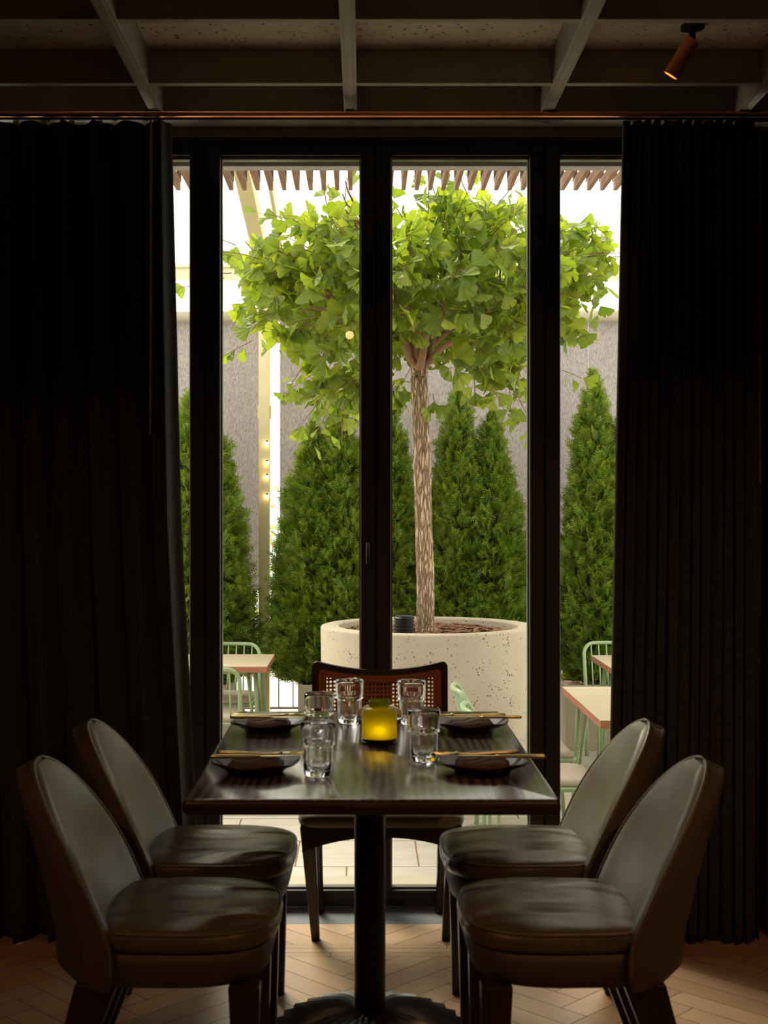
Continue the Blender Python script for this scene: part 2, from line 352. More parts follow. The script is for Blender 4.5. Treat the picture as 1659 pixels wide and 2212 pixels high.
# window wall: header above the doors, soffit, side piers
hb=struct(MB().box(XL-.1,XR+.1,4.40,4.66,2.632,3.1).build('wall_front',M['soffit']))
MB().box(XL-.1,-1.72,WF,4.66,-.5,2.632).box(1.80,XR+.1,WF,4.66,-.5,2.632).build('pier',M['wall'],hb)
MB().box(XL-.1,XR+.1,4.66,4.72,2.60,3.15).build('facade_cladding',M['facade'],hb)
MB().box(XL,XR,4.235,4.40,2.664,3.05).build('soffit',M['soffit'],hb)
ce=struct(MB().box(XL-.1,XR+.1,YB-.1,4.42,ZT,ZT+.06).build('ceiling',M['ceil']))
MB().box(XL-.1,XR+.1,YB-.1,4.66,3.1,3.2).build('roof_slab',M['facade'],ce)
# coffer beams
for i,d in enumerate([3.95,3.436,2.92,2.41,1.9,1.38,.87,.35,-.3,-.9,-1.5,-2.1,-2.7]):
    MB().box(XL,XR,d,d+.028,ZB,ZT+.01).build('cross_beam',M['beam'],ce,bevel=.002)
for X in (-1.94,-1.308,-.675,-.042,.598,1.235,1.87):
    q=MB().box(X-.021,X+.021,YB,4.24,ZB-.004,ZT+.01)
    q.build('long_beam',M['beam'],ce,bevel=.002)
    MB().box(X-.010,X+.010,YB,4.235,ZB-.0075,ZB-.003).build('beam_cover_strip',M['beam'],ce)
    MB().box(X-.018,X+.022,4.20,4.232,ZB-.014,ZB-.002).build('beam_end_bracket',M['bead'],ce,bevel=.002)
# ceiling air vent
vt=empty('air_vent',(1.0,4.07,ZT)); tag(vt,'dark slotted air vent in the ceiling bay at right, behind the copper spotlight','vent')
MB().box(-.30,.30,-.055,.055,-.012,.0).build('vent_frame',M['beam'],vt,bevel=.002)
q=MB()
for k in range(4): q.box(-.28,.28,-.046+k*.025,-.030+k*.025,-.016,-.011)
q.build('vent_slots',M['darkplast'],vt)

# folding glass doors
bounds=[-1.70,-1.12,-.5405,.0425,.6195,1.2,1.78]
ZD0,ZD1=.012,2.632
for n in range(6):
    x0,x1=bounds[n]+.0025,bounds[n+1]-.0025; sw=.049
    q=MB(); q.box(x0,x0+sw,WF,WF+.07,ZD0,ZD1-.004); q.box(x1-sw,x1,WF,WF+.07,ZD0,ZD1-.004)
    q.box(x0+sw,x1-sw,WF,WF+.07,ZD0,.066); q.box(x0+sw,x1-sw,WF,WF+.07,2.574,ZD1-.004)
    o=struct(q.build('door_%d'%(n+1),M['frame'],bevel=.003))
    a,c=x0+sw,x1-sw
    MB().box(a,a+.005,WF+.03,WF+.052,.066,2.574).box(c-.005,c,WF+.03,WF+.052,.066,2.574).box(a,c,WF+.022,WF+.052,2.564,2.574).box(a,c,WF+.022,WF+.052,.066,.073).build('glazing_bead',M['bead'],o)
    MB().box(a+.001,c-.001,WF+.038,WF+.044,.067,2.573).build('glass_pane',M['pane'],o)
    if n in (2,):
        MB().tube([(x1-.025,WF-.001,1.25),(x1-.025,WF-.03,1.25),(x1-.025,WF-.034,1.18)],.006,10).build('door_handle',M['darkplast'],o,smooth=True)
q=MB()
for bx in bounds[1:-1]: q.box(bx-.006,bx+.006,WF+.02,WF+.066,ZD0,ZD1-.004)
struct(q.build('trim_4',M['darkplast']))
struct(MB().box(-1.72,1.80,WF+.075,WF+.15,0,ZD0).box(-1.72,-1.705,WF,WF+.08,0,2.632).box(1.785,1.80,WF,WF+.08,0,2.632).box(-1.72,1.80,WF-.015,WF+.08,2.626,2.645).build('trim_2',M['frame'],bevel=.002))
struct(MB().box(-1.72,1.80,4.66,4.80,-.45,.01).build('trim_3',M['tube'],bevel=.004))

# copper rod
cr=empty('curtain_rod',(0,4.09,2.612)); tag(cr,'long copper curtain rod running under the ceiling above the glass doors','curtain rod')
MB().tube([(XL+.01,0,0),(XR-.01,0,0)],.0085,16).build('rod',M['copper'],cr,smooth=True)
MB().box(XL+.01,XR-.01,.025,.05,-.010,-.002).build('curtain_track',M['darkplast'],cr)
for X in (-.675,-.042,.598,1.235):
    MB().box(X-.012,X+.012,-.008,.12,.008,.014).box(X-.012,X+.012,.1,.12,.008,.052).build('rod_bracket',M['darkplast'],cr)

def curtain(name,x0,x1t,x1m,x1b,seed,label,edge):   # x0 outer edge; x1* inner edge at top, middle, bottom
    rnd=random.Random(seed); root=empty(name,(0,4.12 if edge!='e' else 4.19,0)); tag(root,label,'curtain')
    nx,nz=360,36; ztop,zbot=2.594,.002
    ph=[0]
    for i in range(nx): ph.append(ph[-1]+2*PI/(nx/13.0)*(.7+.6*rnd.random() if i%18==0 else 1))
    fr=[.75+.5*rnd.random() for _ in range(60)]
    q=MB(); vs=[]
    for iz in range(nz+1):
        t=iz/nz; z=ztop+(zbot-ztop)*t
        e=x1t+(x1m-x1t)*min(1,t*2) if t<.5 else x1m+(x1b-x1m)*(t-.5)*2
        for ix in range(nx+1):
            s=ix/nx; x=x0+(e-x0)*s
            f=fr[int(s*14)%60]
            p=ph[ix]
            amp=(.026+.012*f)*(.8+.35*t)
            y=amp*math.sin(p+.35*math.sin(3*t+f))+.010*math.sin(2.3*p+1.7+2*t)+.012*t*math.sin(5*s*PI+seed)
            x+=.012*math.sin(2*p+.6)*(.5+t*.5)
            if s*abs(e-x0)>abs(e-x0)-.012: y*=.6
            vs.append((x,y,z))
    W=nx+1; fs=[(i*W+j,i*W+j+1,(i+1)*W+j+1,(i+1)*W+j) for i in range(nz) for j in range(nx)]
    q.add(vs,fs); q.build('curtain_cloth',M['curtain'],root,smooth=True,solid=.004)
    n=int(abs(x1t-x0)/.085)
    g=MB().box(-.008,.008,-.006,.006,ztop-.004,ztop+.006).build('curtain_glider',M['bead'],root)
    for i in range(n):
        c=g if i==0 else dup(g); c.location=(x0+(x1t-x0)*(i+.5)/n,0,0)
    return root
cl=curtain('curtain',-1.95,-.615,-.585,-.515,3,'wide black-green pleated curtain drawn to the left of the glass doors','l')
MB().tube([(-.666,-.06,2.585),(-.668,-.062,1.60)],.0035,8).build('pull_wand',M['twig'],cl,smooth=True)
c2=curtain('curtain',1.245,.825,.80,.775,9,'narrower black-green pleated curtain hanging right of the doors, behind the right chairs','r')
c3=curtain('curtain',1.93,1.19,1.19,1.18,12,'strip of dark curtain at the far right edge of the photo','e')
MB().tube([(1.262,-.06,2.585),(1.262,-.062,1.45)],.0035,8).build('pull_wand',M['twig'],c3,smooth=True)

# ------------------------------------------------------------------ spotlights
def spot(loc,aim,label,energy,size=1.0,grp=None):
    root=empty('ceiling_spotlight',loc); tag(root,label,'spotlight',grp)
    MB().lathe([(.0,0),(.034,0),(.034,-.010),(.0,-.010)],24,(0,0,0)).build('ceiling_mount',M['darkplast'],root,smooth=False)
    d=Vector(aim).normalized(); p0=Vector((0,0,-.01)); p1=Vector((0,0,-.045))
    MB().tube([p0,p1],.009,12).build('swivel_stem',M['darkplast'],root,smooth=True)
    c=p1-d*.005
    u=[c,c+d*.004,c+d*.004,c+d*.118,c+d*.118,c+d*.100]
    MB().tube([c,c+d*.002,c+d*.115,c+d*.1155,c+d*.110],[.018,.024,.024,.021,.021],24,cap=True).build('copper_barrel',M['copper'],root,smooth=False)
    MB().tube([c+d*.1155,c+d*.1165],[.0195,.0195],20).build('lamp_lens',M['lampglow'],root)
    ld=bpy.data.lights.new('spot','SPOT'); ld.energy=energy; ld.color=WARM; ld.spot_size=size; ld.spot_blend=.6; ld.shadow_soft_size=.03
    lo=bpy.data.objects.new('lamp_light',ld); COL.objects.link(lo); lo.parent=root; lo.location=c+d*.13
    lo.rotation_euler=d.to_track_quat('-Z','Y').to_euler(); return root
spot((.955,3.76,ZT-.0),(-.50,.30,-.80),'small cylindrical copper spotlight tilted down from the ceiling, top right of the photo',5,1.0)
spot((1.55,1.1,ZT),(-.1,.62,-.78),'copper spotlight on the ceiling right of the camera',32,1.3)
spot((-1.55,1.0,ZT),(.15,.62,-.75),'copper spotlight on the ceiling left of the camera',20,1.3)
spot((-.1,-.6,ZT),(0,.75,-.68),'copper spotlight on the ceiling behind the camera',9,1.3)

# ------------------------------------------------------------------ dining table
T0X,T1X,T0Y,T1Y=-.385,.419,2.735,3.955
TX=(T0X+T1X)/2
tb=empty('dining_table',(TX,3.38,0)); tag(tb,'dark glossy oak restaurant table on one black pedestal, set with plates and glasses','table')
def rrect(x0,x1,y0,y1,r,z,n=6):
    pts=[]
    for cx,cy,a0 in ((x1-r,y1-r,0),(x0+r,y1-r,90),(x0+r,y0+r,180),(x1-r,y0+r,270)):
        for k in range(n+1):
            a=math.radians(a0+90*k/n); pts.append((cx+r*math.cos(a),cy+r*math.sin(a),z))
    return pts
def slab(x0,x1,y0,y1,z0,z1,r,e,steps=6):
    rings=[]
    for k in range(steps+1):
        a=-PI/2+PI*k/steps; ins=e*(1-math.cos(a)); z=(z0+z1)/2+(z1-z0)/2*math.sin(a)
        rings.append(rrect(x0+ins,x1-ins,y0+ins,y1-ins,max(r-ins*.5,.002),z))
    return rings
o=MB().loft(slab(T0X-TX,T1X-TX,T0Y-3.38,T1Y-3.38,.716,.75,.012,.010)).build('tabletop',[M['tabletop'],M['table_edge']],tb); smooth_by_angle(o,35)
for p_ in o.data.polygons: p_.material_index=0 if p_.normal.z>.9 else 1
MB().lathe([(.001,0),(.0405,0),(.0405,.66),(.001,.66)],32,(0,0,.045)).build('pedestal_column',M['black_metal'],tb,smooth=False)
smooth_by_angle(tb.children[-1])
MB().box(-.17,.17,-.17,.17,.700,.716).box(-.2,.2,-.03,.03,.69,.705).box(-.03,.03,-.2,.2,.69,.705).build('top_plate',M['black_metal'],tb)
nrib=30
def ribz(r,a): 
    t=max(0,min(1,(r-.045)/.20)); base=.052*(1-t**1.6)+.014
    s=abs(math.sin(a*nrib/2)); return base-.020*(s**1.4-.3)*min(1,t*2.5+.15)
vs=[];fs=[];NR,NA=14,240
for i in range(NR+1):
    r=.03+(.248-.03)*i/NR
    for j in range(NA):
        a=2*PI*j/NA; rr=r*(1+.012*math.cos(a*nrib)*(i/NR)); vs.append((rr*math.cos(a),rr*math.sin(a),ribz(r,a)))
for j in range(NA):
    a=2*PI*j/NA; vs.append((.246*math.cos(a),.246*math.sin(a),0.0015))
for i in range(NR+1):
    for j in range(NA): fs.append((i*NA+j,i*NA+(j+1)%NA,(i+1)*NA+(j+1)%NA,(i+1)*NA+j))
smooth_by_angle(MB().add(vs,fs).build('fluted_base',mat('grey_black_iron',(.22,.22,.21),.38,.7),tb),50)

# ------------------------------------------------------------------ upholstered chairs
def seat_ring(y0,y1,hw,z,ins=0,n=56,zf=None):
    pts=[]; cy=(y0+y1)/2; hy=(y1-y0)/2-ins; hx=hw-ins
    for k in range(n):
        a=2*PI*k/n; c,s=math.cos(a),math.sin(a)
        ex=.62 if s>0 else .42
        x=hx*math.copysign(abs(c)**ex,c); y=cy+hy*math.copysign(abs(s)**(.8 if s>0 else .42),s)
        if s<0: x*=.985
        pts.append((x,y,z))
    return pts
def make_chair():
    root=empty('upholstered_dining_chair')
    y0,y1,hw=-.205,.20,.218
    rings=[]
    for ins,z in ((.020,.418),(.006,.424),(.001,.436),(.0,.447),(.003,.458),(.010,.466),(.022,.471),(.05,.475),(.09,.479),(.13,.479),(.17,.477)):
        r=seat_ring(y0,y1,hw,z,ins); rings.append(r)
    rr=[]
    for r in rings[7:]:
        pass
    o=MB().loft(rings).build('seat_cushion',M['leather_seat'],root,smooth=True)
    # piping around the cushion
    MB().tube(seat_ring(y0,y1,hw,.463,.0045),.0035,8,closed=True).build('seat_piping',M['leather'],o,smooth=True)
    rings=[seat_ring(y0-.03,y1-.012,hw-.004,z,ins) for ins,z in ((.055,.338),(.028,.342),(.014,.352),(.006,.375),(.0,.40),(.001,.419))]
    MB().loft(rings).build('seat_base',M['vinyl'],root,smooth=True)
    # back shell
    zb,zt=.345,.797
    def wz(z):
        if z<.50: return .226-.012*max(0,(.40-z)/.06)
        t=(z-.50)/(zt-.50); return .226*math.sqrt(max(0,1-t**2.15))
    def yf(z): return -.192-.172*max(0,(z-.43)/.38)**1.05
    def th(z): return .112-.070*max(0,(z-.43)/.38)
    nu,nv=20,30
    def grid(kind):
        g=[]
        for iv in range(nv+1):
            t=iv/nv; z=zb+(zt-zb)*math.sin(t*PI/2)**.9 if t>0 else zb
            ww=max(wz(z),.012)
            row=[]
            for iu in range(nu+1):
                u=-1+2*iu/nu; u=math.sin(u*PI/2)
                x=u*ww; e=(abs(x)/.226)**2
                if kind=='f': y=yf(z)+.045*e-.010*(1-u*u)**.5*-1*0
                else:
                    edge=yf(z)+.045*(ww/.226)**2
                    y=yf(z)+.045*e-th(z)*(1-.30*abs(u)**6)+ .02*e
                    if z<.39: y+=.035*((.39-z)/.045)**2
                    tt=max(0,(z-.45)/.36); x*=1-.07*tt; z_=z-.022*tt**3
                    row.append((x,y,z_)); continue
                row.append((x,y,z))
            g.append(row)
        return g
    F,B=grid('f'),grid('b')
    q=MB(); vs=[p for r in F for p in r]+[p for r in B for p in r]; W=nu+1; K=(nv+1)*W; fs=[]
    for i in range(nv):
        for j in range(nu):
            fs.append((i*W+j,i*W+j+1,(i+1)*W+j+1,(i+1)*W+j)); fs.append((K+i*W+j+1,K+i*W+j,K+(i+1)*W+j,K+(i+1)*W+j+1))
        fs.append((i*W,(i+1)*W,K+(i+1)*W,K+i*W)); fs.append(((i+1)*W+nu,i*W+nu,K+i*W+nu,K+(i+1)*W+nu))
    for j in range(nu):
        fs.append((j+1,j,K+j,K+j+1)); a=nv*W; fs.append((a+j,a+j+1,K+a+j+1,K+a+j))
    q.add(vs,fs); o=q.build('back_shell',M['vinyl'],root,bevel=.008); smooth_by_angle(o,50)
    # padded inner panel
    q=MB(); vs=[];fs=[]
    nv2,nu2=26,20; z0=.445
    for iv in range(nv2+1):
        t=iv/nv2; z=z0+(zt-.006-z0)*math.sin(t*PI/2)**.9
        ww=max(wz(z)-.006,.006)
        for iu in range(nu2+1):
            u=math.sin((-1+2*iu/nu2)*PI/2); x=u*ww; e=(abs(x)/.226)**2
            edge=min(1,(1-abs(u))/.16)*min(1,(zt-z)/.03) 
            y=yf(z)+.045*e+.003+.017*math.sin(edge*PI/2)
            vs.append((x,y,z))
    W=nu2+1
    for i in range(nv2):
        for j in range(nu2): fs.append((i*W+j,i*W+j+1,(i+1)*W+j+1,(i+1)*W+j))
    q.add(vs,fs); q.build('back_pad',M['leather'],root,smooth=True)
    # piping on the front edge of the shell
    pts=[]
    zs=[.36+.437*math.sin(k/26*PI/2) for k in range(27)]
    zs=[min(z,zt-.001) for z in zs]
    for z in zs: pts.append((-max(wz(z),.0),yf(z)+.045*(wz(z)/.226)**2,z))
    for z in reversed(zs[:-1]): pts.append((wz(z),yf(z)+.045*(wz(z)/.226)**2,z))
    MB().tube(pts,.0048,8).build('back_piping',M['leather'],root,smooth=True)
    for sx in (-1,1):
        MB().taper((sx*.175,.135,.0),(.019,.020),(sx*.165,.13,.345),(.026,.034)).build('leg',M['wood_dark'],root,bevel=.004)
        MB().taper((sx*.175,-.30,.0),(.019,.024),(sx*.165,-.185,.35),(.026,.045)).build('leg',M['wood_dark'],root,bevel=.004)
    return root
ch=make_chair()
CH='olive-brown leather barrel-back dining chair, '
for i,(x,y,rz,lab) in enumerate([(.415,2.95,PI/2,CH+'nearer one on the right side of the table'),(.405,3.48,PI/2,CH+'farther one on the right, close to the curtain'),
                        (-.385,2.95,-PI/2,CH+'nearer one on the left side of the table'),(-.378,3.48,-PI/2,CH+'farther one on the left, close to the curtain')]):
    o=ch if i==0 else dup(ch)
    o.location=(x,y,0); o.rotation_euler=(0,0,rz); tag(o,lab,'chair','leather chairs at the dining table')

# cane-back chair at the far end
cc=empty('cane_back_chair',(.055,4.16,0)); tag(cc,'dark wooden dining chair with woven cane back at the window end of the table','chair')
fw=.258
def cring(z,ins): 
    return rrect(-fw+ins,fw-ins,-.185+ins,.18-ins,.05,z)
MB().loft([cring(.385,.012),cring(.390,.004),cring(.405,.0),cring(.418,.003),cring(.427,.014),cring(.430,.04)]).build('seat_pad',M['leather'],cc,smooth=True)
# apron with arched lower edge
q=MB(); n=24; vs=[];fs=[]
for k in range(n+1):
    u=-1+2*k/n; x=u*(fw-.014); zl=.355-.045*abs(u)**2.2
    vs+=[(x,-.172,zl),(x,-.172,.387),(x,-.150,.387),(x,-.150,zl)]
for k in range(n):
    a=4*k; 
    for j in range(4): fs.append((a+j,a+(j+1)%4,a+4+(j+1)%4,a+4+j))
fs+=[(3,2,1,0),(4*n,4*n+1,4*n+2,4*n+3)]
q.add(vs,fs); q.box(-fw+.014,-fw+.036,-.16,.17,.335,.387); q.box(fw-.036,fw-.014,-.16,.17,.335,.387); q.box(-fw+.014,fw-.014,.15,.17,.34,.387)
q.build('seat_rail',M['wood_dark'],cc)
for sx in (-1,1):
    MB().taper((sx*(fw-.052),-.05,0),(.013,.015),(sx*(fw-.030),-.150,.387),(.023,.02)).build('front_leg',M['wood_dark'],cc,bevel=.003)
    MB().tube([(sx*(fw-.055),.225,0),(sx*(fw-.045),.165,.38),(sx*(fw-.042),.165,.45),(sx*(.214),.205,.62)],[.014,.019,.018,.013],12).build('rear_leg',M['wood_dark'],cc,smooth=True)
# backrest: frame, border and cane
def bp(u,v,off=0):            # u -1..1, v 0..1
    hw=.2265; x=u*hw; top=.822+.040*abs(u)**2.0; zb=.60+.0*abs(u)
    z=zb+(top-zb)*v; y=.240-.055*(u*u)+.0+.015*v+off*1.0-.02
    return (x,y,z)
def framed(name,u0,u1,v0,v1,m,t0,t1,hole=None,nu=40,nv=14):
    q=MB(); vs=[];fs=[]
    if hole is None:
        for off in (t0,t1):
            for i in range(nv+1):
                for j in range(nu+1): vs.append(bp(u0+(u1-u0)*j/nu,v0+(v1-v0)*i/nv,off))
        W=nu+1;K=(nv+1)*W
        for i in range(nv):
            for j in range(nu): fs.append((i*W+j,i*W+j+1,(i+1)*W+j+1,(i+1)*W+j)); fs.append((K+i*W+j+1,K+i*W+j,K+(i+1)*W+j,K+(i+1)*W+j+1))
        q.add(vs,fs)
    else:
        # ring of rounded-rectangle outlines
        def outl(a,b,c,d,r,n=8,m_=24):
            pts=[]; rx,ry=r/.2265,r/.24
            cs=((b-rx,d-ry,0),(a+rx,d-ry,90),(a+rx,c+ry,180),(b-rx,c+ry,270))
            for ci,(cx,cy,a0) in enumerate(cs):
                for k in range(n+1):
                    an=math.radians(a0+90*k/n); pts.append((cx+rx*math.cos(an),cy+ry*math.sin(an)))
                nx_=cs[(ci+1)%4]; an=math.radians(nx_[2]); ex,ey=nx_[0]+rx*math.cos(an),nx_[1]+ry*math.sin(an); sx_,sy_=pts[-1]
                for k in range(1,m_): pts.append((sx_+(ex-sx_)*k/m_,sy_+(ey-sy_)*k/m_))
            return pts
        A=outl(u0,u1,v0,v1,hole[4]); Bq=outl(*hole[:4],hole[5])
        rings=[[bp(u,v,t0) for u,v in A],[bp(u,v,t0) for u,v in Bq],[bp(u,v,t1) for u,v in Bq],[bp(u,v,t1) for u,v in A]]
        nn=len(A); vs=[p for r in rings for p in r]
        for i in range(4):
            for j in range(nn): fs.append((i*nn+j,i*nn+(j+1)%nn,((i+1)%4)*nn+(j+1)%nn,((i+1)%4)*nn+j))
        q.add(vs,fs)
    return smooth_by_angle(q.build(name,m,cc),40)
framed('back_frame',-1,1,0,1,M['wood_dark'],-.012,.012,(-.90,.90,.10,.91,.022,.016))
framed('cane_border',-.905,.905,.095,.915,M['cane_edge'],-.013,.008,(-.79,.79,.18,.82,.015,.004))
framed('cane_panel',-.80,.80,.17,.83,M['cane'],-.002,.001)
q=MB()
for k in range(29):
    u=-.84+1.68*k/28
    for v in (.865,.14):
        p=bp(u,v,-.0135); q.lathe([(.0,0),(.0022,0),(.0022,.0008),(.0,.0008)],8,(0,0,0)); 
        for i in range(len(q.v)-32,len(q.v)): x_,y_,z_=q.v[i]; q.v[i]=(p[0]+x_,p[1]-z_,p[2]+y_)
for k in range(12):
    v=.18+.64*k/11
    for u in (-.845,.845,0):
        p=bp(u,v,-.0135 if u else -.0035); q.lathe([(.0,0),(.0022,0),(.0022,.0008),(.0,.0008)],8,(0,0,0))
        for i in range(len(q.v)-32,len(q.v)): x_,y_,z_=q.v[i]; q.v[i]=(p[0]+x_,p[1]-z_,p[2]+y_)
q.build('cane_holes',M['darkplast'],cc)

# ------------------------------------------------------------------ things on the table
ZTAB=.75
def tumbler():
    def rf(r,z,a):
        if .006<z<.070 and r>.026: return r*(1-.045*abs(math.sin(a*6)))
        return r
    prof=[(.0,0),(.027,0),(.0310,.003),(.0330,.009),(.0342,.030),(.0350,.052),(.0354,.066),(.0362,.069),(.0394,.073),(.0402,.080),(.0400,.095),(.0403,.122),(.0398,.1250),(.0388,.1240),(.0378,.110),(.0374,.085),(.0360,.075),(.0322,.064),(.0312,.035),(.0300,.016),(.018,.0115),(.0,.0110)]
    return MB().lathe(prof,84,rf=rf).build('water_tumbler',M['glass'],smooth=True)
g0=tumbler()
gs=[((687,1683,2.96),'fluted clear tumbler nearest the camera, left of the candle'),((689,1598,3.42),'fluted clear tumbler in the middle on the left, behind the nearest glass'),
    ((755,1559,3.70),'fluted clear tumbler farthest left, before the cane chair back'),((889,1562,3.68),'fluted clear tumbler farthest right, before the cane chair back'),
    ((915,1645,3.14),'fluted clear tumbler right of the candle, near the front right plate')]
for i,((px,py,d),lab) in enumerate(gs):
    o=g0 if i==0 else dup(g0); d+=.03; o.location=((px-CX)*d/FPX,d,ZTAB+.0004); tag(o,lab,'glass','water tumblers on the table')

# candle jar
cj=empty('candle_jar',(.042,3.415,ZTAB)); tag(cj,'olive-green frosted glass candle jar with a lit flame at the table centre','candle')
prof=[(.0,.0),(.040,.0),(.0455,.004),(.0465,.012),(.0465,.078),(.0445,.088),(.036,.093),(.0265,.095),(.0265,.098),(.028,.105),(.0275,.112),(.0255,.112),(.025,.104),(.024,.096),(.036,.089),(.0425,.084),(.0435,.078),(.0435,.014),(.040,.010),(.0,.010)]
MB().lathe(prof,64).build('glass_jar',M['candleglass'],cj,smooth=True)
MB().lathe([(.0,.001),(.0412,.001),(.0462,.0045),(.0472,.010),(.0472,.013),(.0466,.014),(.0,.014)],64).build('jar_foot',mat('dark_green_glass',(.01,.015,.004),.1),cj,smooth=True)
MB().lathe([(.0,.011),(.019,.011),(.019,.026),(.0,.026)],32).build('tea_light',M['wax'],cj)
MB().lathe([(.0,.030),(.0035,.034),(.005,.041),(.0035,.050),(.0,.060)],16).build('flame',M['flame'],cj,smooth=True)
ld=bpy.data.lights.new('candle','POINT'); ld.energy=.35; ld.color=(1,.42,.08); ld.shadow_soft_size=.006
lo=bpy.data.objects.new('candle_light',ld); COL.objects.link(lo); lo.parent=cj; lo.location=(0,-.026,.040)

def plate():
    def mk(n=96):
        prof=[(.0,0),(.062,0),(.066,.003),(.070,.009),(.085,.017),(.100,.024),(.1045,.0275),(.1035,.0295),(.096,.0275),(.080,.020),(.066,.013),(.05,.0105),(.0,.010)]
        vs=[]
        for (r,z) in prof:
            for j in range(n):
                a=2*PI*j/n; t=max(0,(r-.07)/.034)
                r2=r*(1+.010*t*math.sin(7*a)); z2=z+.0022*t*math.sin(5*a+1)
                vs.append((r2*math.cos(a),r2*math.sin(a),z2))
        k=len(prof); fs=[(i*n+j,i*n+(j+1)%n,(i+1)*n+(j+1)%n,(i+1)*n+j) for i in range(k-1) for j in range(n)]
        return MB().add(vs,fs+[tuple(range(n-1,-1,-1)),tuple((k-1)*n+j for j in range(n))])
    return mk().build('side_plate',M['plate'],smooth=True)
def napkin():
    rings=[]
    q=MB(); nx,ny=24,10; vs=[];fs=[]
    for lay in (0,1):
        for i in range(ny+1):
            for j in range(nx+1):
                x=-.062+.124*j/nx; y=-.046+.092*i/ny
                z=(.0012 if lay==0 else .019+.003*math.sin(x*60)+.002*math.sin(y*70+x*30))+.0001
                e=min(1,min(j,nx-j)/2.0,min(i,ny-i)/1.5); z=.0012+(z-.0012)*(.35+.65*e) if lay else z
                vs.append((x,y,z))
    W=nx+1;K=(ny+1)*W
    for i in range(ny):
        for j in range(nx): fs.append((i*W+j+1,i*W+j,(i+1)*W+j,(i+1)*W+j+1)); fs.append((K+i*W+j,K+i*W+j+1,K+(i+1)*W+j+1,K+(i+1)*W+j))
    for i in range(ny): fs.append((i*W,K+i*W,K+(i+1)*W,(i+1)*W)); fs.append(((i+1)*W+nx,K+(i+1)*W+nx,K+i*W+nx,i*W+nx))
    for j in range(nx): fs.append((j+1,K+j+1,K+j,j)); a=ny*W; fs.append((a+j,K+a+j,K+a+j+1,a+j+1))
    q.add(vs,fs); return q.build('folded_napkin',M['napkin'],smooth=True)
def knife():
    root=empty('gold_knife')
    MB().tube([(-.105,0,0),(-.100,0,0),(-.05,0,0),(.0,0,0),(.012,0,0)],[.0035,.0052,.0045,.0035,.003],12).build('handle',M['gold'],root,smooth=True)
    q=MB(); pts=[(.010,-.004),(.03,-.0085),(.08,-.0085),(.100,-.004),(.105,.003),(.09,.0045),(.010,.004)]
    q.loft([[(x,y,-.001) for x,y in pts],[(x,y,.001) for x,y in pts]]).build('blade',M['gold'],root)
    return root
def fork():
    root=empty('gold_fork')
    MB().tube([(.100,0,.0),(.095,0,0),(.05,0,0),(-.01,0,-.001),(-.045,0,.001),(-.055,0,.003)],[.0035,.0055,.0045,.003,.003,.004],12).build('handle',M['gold'],root,smooth=True)
    q=MB(); pts=[(-.050,-.004),(-.062,-.010),(-.072,-.011),(-.072,.011),(-.062,.010),(-.050,.004)]
    q.loft([[(x,y,.002) for x,y in pts],[(x,y,.004) for x,y in pts]])
    for k in range(4):
        y=-.0095+k*.00633; q.tube([(-.070,y,.003),(-.09,y,.002),(-.105,y,.005)],[.0016,.0015,.0008],6)
    q.build('tines',M['gold'],root); return root
pl0,nk0,kn0,fk0=plate(),napkin(),knife(),fork()
spots=[((552,3.03),'front left','the left table edge'),((579,3.60),'back left','the far left corner'),((1017,3.60),'back right','the far right corner'),((1043,3.03),'front right','the right table edge')]
for i,((px,d),w1,w2) in enumerate(spots):
    x=(px-CX)*d/FPX
    o=pl0 if i==0 else dup(pl0); o.location=(x,d,ZTAB+.0004); o.rotation_euler=(0,0,i*1.3); tag(o,'brown glazed plate with wavy rim, %s place setting near %s'%(w1,w2),'plate','brown plates on the table')
    o=nk0 if i==0 else dup(nk0); o.location=(x,d,ZTAB+.0125); o.rotation_euler=(0,0,(-.05,.03,.08,-.06)[i]); tag(o,'folded brown napkin on the %s plate'%w1,'napkin','folded napkins on the plates')
    o=kn0 if i==0 else dup(kn0); o.location=(x+(.0,.0,.035,.04)[i],d-.012,ZTAB+.0395); o.rotation_euler=(0,0,(.06,-.05,PI+.03,PI-.04)[i]); tag(o,'gold knife resting across the %s plate'%w1,'knife','gold knives on the plates')
    o=fk0 if i==0 else dup(fk0); o.location=(x+(.008,.0,.0,-.01)[i],d+.020,ZTAB+.0395); o.rotation_euler=(0,0,(PI-.10,PI+.06,.12,.18)[i]); tag(o,'gold fork resting across the %s plate'%w1,'fork','gold forks on the plates')
